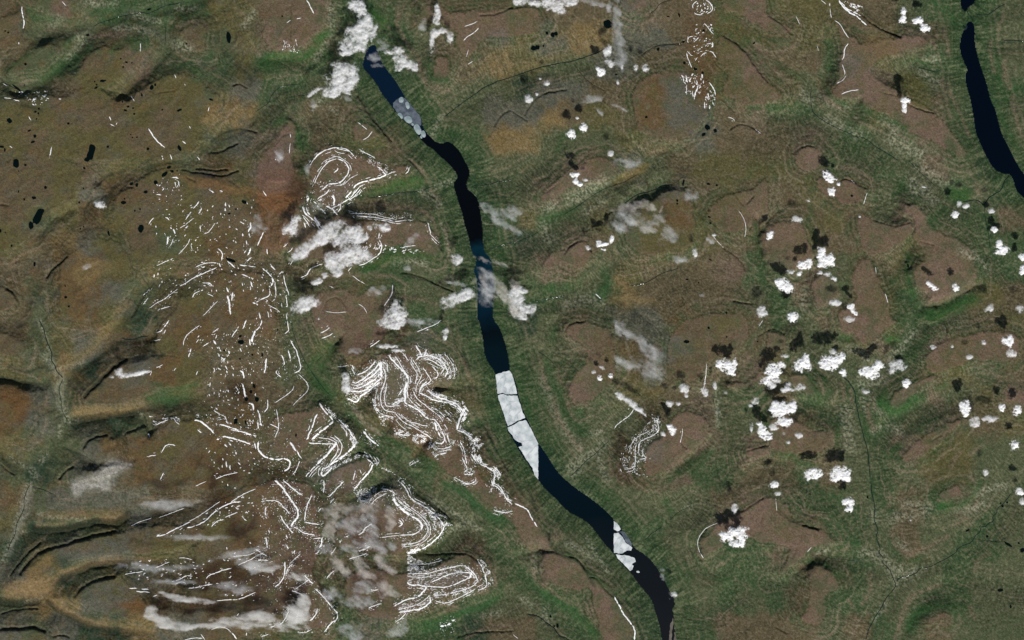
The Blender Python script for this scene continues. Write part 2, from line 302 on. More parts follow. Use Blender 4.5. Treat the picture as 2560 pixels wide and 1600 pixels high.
# ground cover seen cell by cell (64 px cells): G forest, g mixed scrub, d dark forest, o olive tundra, b brown heath,
# p pinkish barren, t tan grass, r rusty lichen, s slate gravel, k dark brown, cloud shade painted into the ground
COVER = [
"bgpgGGGGoobbpGGgbbbbobbbspbbopooobbgGGGg",
"bgggbGgbgopbbGgGgbbsosttssbrooboobtpbGGg",
"bgGbopgGGoGgGgdGgbbtoggssbbropbbgsogGGGg",
"ggbooboogsGGggGdGgggdssbbrsrooogbppoggGG",
"oobbbobottggbbGGGggsstbobrssbpgGggopbgdg",
"obooobbogspGboobGGGttgggobbsbbbpgGggpGdg",
"bbobooogropbbbbbGGGgggpbsgboooopggGgpgdG",
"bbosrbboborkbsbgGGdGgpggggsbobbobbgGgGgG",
"bgoroboobbrssbbbgGdGoGgosorobbbbobgpGGGb",
"obtsobgorbrbbbbbpGdGdgpbgooobbbobbbobgGG",
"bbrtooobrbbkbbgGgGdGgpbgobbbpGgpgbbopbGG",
"bgrrsgoobrbgbbogggdGGGgGtbbbbgGpgboGpGob",
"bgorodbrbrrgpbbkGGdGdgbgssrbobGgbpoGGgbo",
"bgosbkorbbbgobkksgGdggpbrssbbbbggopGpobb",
"ogtdbsrobbbgggbsbggGGggbosbbbpoGgggGoogb",
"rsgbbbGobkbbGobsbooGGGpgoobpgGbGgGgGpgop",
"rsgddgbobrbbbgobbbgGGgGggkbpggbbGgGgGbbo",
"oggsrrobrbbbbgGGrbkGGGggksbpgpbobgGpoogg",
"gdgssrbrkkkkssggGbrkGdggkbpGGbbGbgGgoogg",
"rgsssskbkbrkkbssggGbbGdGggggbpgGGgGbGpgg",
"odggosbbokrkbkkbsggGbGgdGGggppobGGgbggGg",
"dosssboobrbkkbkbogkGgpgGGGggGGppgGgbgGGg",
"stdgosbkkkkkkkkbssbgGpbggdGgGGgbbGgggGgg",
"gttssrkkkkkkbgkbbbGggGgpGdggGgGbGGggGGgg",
"sgsddtssbbogbGsgGGdbbgGbGdgGbbbbgbGgbggg",
]
COVER = [(r.replace('O', 'o') + 'g' * 3)[:40] for r in COVER]

PALE = """
02 11: 420,330 470,400 500,440 560,540 575,590 555,640 565,720 580,800 600,880 630,950
02 6: 370,0 430,170 470,320 ; 8: 300,1420 330,1480 ; 7: 430,1280 380,1340 ; 6: 570,1000 560,1100 ; 5: 80,1300 200,1370 300,1440 ; 7: 560,460 640,440 780,400
03 12: 280,60 240,130 225,220 190,330 160,400 ; 9: 150,440 140,520 100,600 60,680 20,760 ; 6: 220,490 150,510 ; 5: 240,1150 400,1110 ; 6: 360,320 480,350 800,370
02 5: 660,960 760,940 ; 5: 1290,850 1340,900
33 12: 1060,700 1100,740 1140,800 1170,860 ; 16: 1220,820 1260,880 1220,920 ; 14: 1300,910 1400,870 ; 13: 1180,380 1260,340 1380,330 1500,300 ; 10: 1000,300 1010,370 ; 12: 900,690 980,700 1060,740
33 12: 1300,230 1450,250 1550,260 ; 12: 1800,280 1950,270 2050,220 ; 10: 1980,130 2100,80 2250,60 ; 8: 1210,960 1230,1000 ; 6: 560,660 460,690 ; 12: 1220,600 1300,640
33 6: 1110,1170 1060,1250 1000,1330
32 14: 740,860 760,980 780,1100 790,1200 ; 10: 700,870 720,1000 740,1180 ; 14: 920,620 1000,600 1080,560 ; 9: 860,560 900,700 920,850 ; 8: 980,680 1010,830 1080,900 ; 12: 1260,280 1330,180 1380,120
32 10: 1150,1000 1250,1060 ; 8: 1060,1020 1000,1050 ; 10: 750,280 850,290 950,380 ; 8: 1150,380 1250,240
30 9: 500,880 560,960 650,1000 740,1010 ; 12: 560,1130 720,1200 850,1270 ; 14: 1100,1130 1200,1200 1180,1350 ; 16: 1260,1380 1450,1450 ; 12: 330,880 400,950 ; 10: 1450,680 1600,780 ; 9: 1480,560 1600,560
31 14: 1450,80 1600,160 1700,230 ; 14: 1380,200 1500,300 1560,380 ; 9: 1900,880 2000,940 2070,1020 ; 12: 1320,180 1400,300 ; 10: 350,1240 330,1400 ; 10: 1820,870 1950,930
12 7: 1000,980 960,900 930,830 ; 6: 1320,1100 1250,1060 ; 5: 960,880 1060,1000 1180,1080 ; 8: 1150,330 1150,331
10 8: 700,350 560,560 ; 6: 700,1020 760,1060 ; 9: 640,900 560,1000 ; 7: 1650,1290 1750,1100 ; 8: 700,60 720,250
00 9: 500,230 560,180 ; 10: 830,20 950,50 1100,40 ; 12: 700,340 800,370 760,420 ; 9: 1680,80 1850,90 ; 12: 1650,420 1800,460 ; 10: 730,480 650,560 ; 8: 1250,130 1330,170 1500,200 ; 10: 1100,260 1250,270 1420,300 ; 8: 2300,250 2400,120
22 12: 560,1390 680,1300 820,1230 ; 10: 850,1150 900,1180 ; 12: 290,560 340,660 430,880 ; 12: 460,960 560,1120 640,1210 ; 9: 700,1080 830,1060 ; 12: 640,1400 580,1470
22 8: 1940,700 1950,900 1945,1000 ; 8: 820,1300 850,1420 900,1500
11 9: 1560,300 1680,330 1730,420 ; 9: 1700,250 1850,200 ; 10: 1320,960 1450,940 1600,970 ; 6: 1750,600 1800,720 1830,860 ; 8: 1820,1120 1900,1160
23 7: 200,720 220,900 ; 8: 520,600 640,650 760,740 ; 8: 1700,250 1650,260 ; 8: 700,560 900,860 ; 12: 300,1240 340,1330 ; 10: 100,1130 180,1180
21 16: 560,380 700,300 850,200 ; 12: 700,480 850,400 ; 14: 300,620 360,760 ; 12: 400,420 330,480 ; 12: 500,1380 700,1300 850,1350
13 8: 1650,180 1900,330 2100,470 ; 9: 2000,400 1850,480 ; 8: 2300,1250 2150,1290
"""
GREEN = """
30 9: 570,400 590,560 580,650 ; 10: 880,1010 980,1080 1150,1140 1300,1200 ; 8: 520,740 540,850 620,950 720,990 ; 9: 1700,1180 1800,1300 1860,1400 1880,1500 ; 12: 1560,20 1700,100 1750,200 ; 9: 60,600 160,650 280,720 ; 8: 760,1160 740,1260
30 10: 2200,560 2180,680 2260,850 2400,820 ; 8: 2100,480 2130,600 2180,720 2260,950 ; 9: 1400,560 1500,600 ; 8: 1750,980 1850,1180 ; 9: 0,1010 150,1020 300,980 ; 8: 2150,950 2250,1200 2350,1400
32 14: 1060,680 1050,760 1100,840 1200,860 1320,800 1450,740 ; 12: 1330,340 1420,240 1500,180 ; 9: 1600,660 1680,620 ; 10: 1160,180 1230,160 ; 9: 700,150 760,180 ; 10: 520,560 560,680 ; 10: 660,1000 650,1200 ; 10: 1190,1230 1260,1190
32 12: 400,560 500,740 480,800 ; 9: 80,1260 180,1260 280,1340 ; 8: 1120,1290 1230,1300 ; 10: 880,900 920,1000 940,1100
31 10: 1330,900 1320,1040 1240,1080 1180,1150 ; 9: 1330,1060 1340,1200 1400,1380 ; 14: 1440,1450 1700,1400 1880,1320 ; 10: 1550,580 1650,480 ; 14: 1720,260 1850,330 ; 9: 1300,160 1220,330 ; 8: 400,520 400,450
33 12: 1340,1420 1380,1290 1460,1210 1600,1180 1760,1200 ; 10: 400,780 480,760 570,820 680,930 ; 12: 1580,260 1700,220 1850,180 ; 10: 1180,560 1220,700 1270,740 ; 8: 380,690 440,660 ; 12: 1250,760 1350,770 1450,740 ; 10: 760,560 850,600
22 14: 320,400 360,560 430,700 490,850 580,980 700,1060 ; 7: 370,480 480,400 ; 8: 400,80 380,200 ; 10: 560,1000 700,1090 ; 10: 540,830 640,860 ; 9: 2350,900 2419,1000 ; 12: 1500,1500 1700,1350 1900,1250
22 8: 60,580 130,760 200,980 ; 12: 120,1200 250,1380 380,1500
21 9: 2300,600 2320,750 2350,900 ; 12: 280,560 420,510 560,500 ; 14: 300,1200 450,1220 640,1160 ; 12: 870,1050 900,1150 850,1280 ; 8: 2340,1080 2370,1170 ; 10: 540,470 620,460
23 12: 170,1000 300,1060 480,1160 600,1230 ; 12: 640,1290 720,1380 820,1460 ; 10: 1850,850 1900,900 2050,960 ; 8: 380,620 470,690 600,740 ; 8: 700,850 830,980 980,1080 ; 12: 1450,200 1500,300
13 10: 1760,20 1900,80 2040,120 2100,190 ; 12: 2140,230 2250,320 2340,380 ; 10: 1520,1390 1700,1320 1850,1290 2000,1220 ; 10: 2150,1180 2260,1100 2320,1000 ; 8: 1450,620 1450,621
12 12: 540,350 640,310 760,210 ; 10: 570,580 640,660 720,700 ; 9: 1220,1120 1320,1160 1420,1220 ; 10: 1560,1280 1680,1360 1750,1430 ; 10: 1200,880 1201,881 ; 10: 620,430 680,520
12 8: 2080,960 2150,1000 ; 8: 900,900 1010,1020
11 10: 1000,330 1200,300 1400,230 1560,160 ; 10: 950,1040 1100,1020 1250,1060 ; 12: 1200,880 1400,860 1600,900 ; 8: 1360,820 1500,850 1650,900 ; 8: 420,40 440,120 ; 7: 1700,560 1760,720
10 9: 60,570 250,570 420,540 520,470 ; 8: 600,60 640,180 640,290 ; 8: 560,380 680,320 ; 7: 1640,560 1640,680 1700,750 1800,760 ; 8: 1270,80 1290,260 1380,380 ; 10: 80,1220 200,1150 300,1130 ; 8: 390,1250 440,1400
10 10: 650,500 720,540 ; 12: 1060,60 1180,180 ; 8: 1600,150 1500,100
00 10: 280,100 350,190 450,180 560,190 680,200 ; 8: 50,670 150,620 260,520 ; 12: 400,760 560,660 700,560 850,450 ; 12: 600,420 680,360 ; 12: 860,110 1000,90 1250,40 ; 9: 1000,200 1100,180 ; 8: 1060,500 1160,400 1300,370 ; 10: 1700,140 1850,120 1970,120
02 8: 1400,730 1500,740 1600,760 1750,740 ; 6: 1700,650 1850,610
20 10: 440,1420 480,1280 620,1230 ; 8: 2240,1020 2340,1020
"""
TAN = """
03 9: 60,1000 250,970 420,960 ; 9: 600,890 760,810 900,760 1080,740 ; 7: 500,1180 650,1250 850,1340 1050,1390 ; 6: 350,430 600,410 ; 12: 100,1060 300,1060
02 10: 700,890 900,850 1100,830 1330,790 ; 9: 620,470 760,380 900,280 1040,130 ; 8: 600,360 700,340
01 7: 1100,1440 1180,1380 ; 6: 1080,80 1120,220 1110,340
20 8: 100,640 400,540 700,460 900,400 ; 5: 60,350 100,450 ; 8: 1300,1450 1450,1400
21 7: 960,240 1100,190 1240,60 ; 7: 960,1320 1200,1320 1400,1340 ; 6: 100,90 200,40
10 5: 2140,1270 2230,1360 2340,1460 ; 8: 2200,620 2380,600
30 10: 920,420 1000,340 1120,330 ; 8: 930,520 960,600
22 5: 1250,660 1420,650
"""
PINK = """
30 5: 1480,300 1560,400 1580,460 ; 6: 1670,290 1700,420 1710,520 ; 5: 1640,760 1740,900 1810,1060 1900,1280 ; 5: 2110,390 2100,500 2140,680 ; 5: 2230,140 2180,280 ; 6: 2310,920 2340,1080 2400,1280 ; 6: 2240,560 2230,720 2290,830
30 5: 510,850 560,960 680,1010 ; 8: 1600,1100 1750,1300 1850,1450
31 5: 2190,500 2300,490 2419,600 ; 5: 700,80 800,90 900,180 ; 6: 1260,440 1400,440 1480,560 ; 5: 670,1270 550,1360 470,1380 ; 5: 1960,220 2000,320
32 5: 700,600 720,760 ; 5: 790,660 800,790 ; 6: 950,800 960,960 1010,1040 ; 4: 990,700 1010,830 ; 5: 510,970 600,1040 620,1180 ; 5: 1500,1050 1750,930 ; 5: 1820,1230 1720,1400 ; 4: 1900,1280 2000,1200 ; 5: 480,560 530,680
33 6: 970,890 970,1050 900,1170 ; 6: 1170,480 1190,600 1240,660 1330,710 1450,660 1600,590 1700,530 ; 6: 1620,990 1480,1050 1380,1080 1280,1230 1240,1420 1200,1510 ; 5: 830,1310 790,1500 ; 5: 1150,130 1150,250 ; 5: 2100,700 2000,740 1960,850 ; 5: 1760,430 1900,360
33 5: 1900,1200 1950,1300 ; 4: 760,1130 800,1200 ; 5: 1700,210 1600,190
23 6: 1970,1260 1960,1400 1950,1500 ; 5: 2040,1250 2050,1400 ; 4: 180,700 210,880 240,970 340,1020 ; 4: 360,1030 440,1110 560,1180 ; 4: 230,1160 250,1230 ; 4: 1740,650 1790,740 1900,900
22 6: 270,370 280,500 340,650 ; 6: 400,740 420,900 520,1060 640,1220 ; 4: 500,700 560,900 640,970 ; 4: 930,1220 920,1370 960,1470 ; 4: 440,440 430,520 480,600 ; 4: 1000,1330 1010,1440 1080,1490
21 5: 490,890 600,800 700,740 ; 4: 290,1040 340,1070 450,1040 ; 4: 320,300 430,230
10 5: 1340,80 1320,240 1420,400 1520,520 1560,650 1600,780 1700,840 1850,860 ; 4: 1400,60 1340,200 ; 5: 650,130 640,260 560,320 ; 4: 470,380 460,500 380,550 130,560 ; 5: 330,1100 470,1180 ; 4: 1550,640 1620,780
11 5: 1480,10 1600,140 1610,200 ; 4: 1650,280 1740,380 ; 5: 1100,410 1300,430 1480,450 1600,490 1680,580 1730,720 ; 4: 1780,640 1820,760 1830,860 ; 4: 1080,1070 1250,1100 ; 5: 1380,1300 1560,1310 1700,1370
12 5: 620,400 640,300 ; 5: 560,420 590,520 ; 4: 1970,380 2020,530 ; 4: 380,180 440,300 ; 4: 930,860 1060,1020 1180,1090 ; 4: 2180,1000 2280,1180
13 4: 1900,620 2060,610 2170,720 2260,900 2250,1000 ; 4: 2060,1080 2200,1040 ; 4: 1700,1160 1900,1200 ; 4: 2000,60 2130,230 2280,330 ; 5: 1990,1500 2150,1400 2419,1370
00 6: 860,350 1000,330 1200,300 ; 5: 1690,250 1850,190 1950,260 ; 5: 440,280 540,290
"""
DARK = """
00 5: 220,1000 400,1040 ; 8: 2240,620 2330,680 2380,760 ; 4: 2000,1330 2150,1240 2280,1215 ; 5: 1980,1440 2100,1440 2200,1370
01 4: 1700,130 1850,150 1990,165 2100,190 ; 4: 460,1080 560,980 640,900 ; 3: 820,430 870,350 ; 4: 390,720 460,620 540,540 ; 3: 940,180 1050,120 ; 4: 520,1260 580,1180 ; 3: 70,1210 150,1260
02 7: 700,950 850,940 1000,920 1180,890 1320,860 ; 6: 680,1090 730,1000 880,990 1030,960 ; 5: 720,560 800,660 ; 6: 760,500 880,420 1080,250 1180,190 ; 5: 820,690 920,600 1040,480 1160,370 ; 5: 800,1190 880,1110 1000,1080 ; 5: 0,550 150,570 310,605
02 6: 90,440 250,490 380,450 ; 5: 20,1320 120,1440 ; 5: 600,1210 760,1275
03 9: 60,900 140,760 240,620 330,520 ; 6: 120,880 250,700 350,600 ; 5: 320,460 600,470 900,400 ; 7: 30,1170 180,1190 380,1170 ; 6: 480,1190 620,1290 820,1370 ; 5: 600,970 680,900 ; 4: 650,1100 720,1030 ; 5: 20,1290 180,1240 ; 4: 480,1380 520,1300
13 6: 1440,690 1600,720 1850,690 ; 4: 1900,860 2000,870 ; 5: 1480,120 1650,240 1800,340
12 5: 960,1260 1060,1270 1110,1340 ; 4: 1280,1370 1350,1390 1440,1480 ; 4: 820,1320 950,1260 ; 5: 1960,300 2000,450 ; 4: 1880,620 2060,640 ; 5: 2060,1000 2170,1010 2240,1160 ; 5: 2120,1250 2240,1330
11 3: 1460,20 1580,160 ; 5: 900,350 1200,330 1500,300 ; 3: 1600,300 1700,370 ; 3: 1400,1100 1600,1130 1780,1180
10 4: 960,900 1020,1000 1120,1130 1240,1280 ; 5: 870,230 780,320 700,370 ; 4: 1450,170 1530,200
20 6: 100,840 350,700 ; 4: 2000,350 2200,480
23 5: 180,150 230,300 ; 4: 330,500 400,700 560,740 ; 4: 660,800 780,1000 ; 4: 960,1080 1060,1200 1180,1350 1240,1500
22 4: 80,180 60,230 ; 5: 1040,1000 980,1300
33 5: 370,850 420,770 490,760 ; 3: 100,290 280,410 460,460
30 4: 890,110 1050,240 1230,340 ; 4: 500,380 560,420
"""

SANDBARS = parse_paths("""
23 1: 1525,1225 1545,1260 1570,1330 1605,1370 1600,1460 1640,1600 1590,1600 1560,1440 1550,1330
23 1: 1495,1370 1515,1330 1530,1290 1528,1370 1510,1450 1515,1600 1475,1600 1490,1460
23 1: 1540,1420 1555,1480 1570,1600 1540,1600 1532,1490
""")
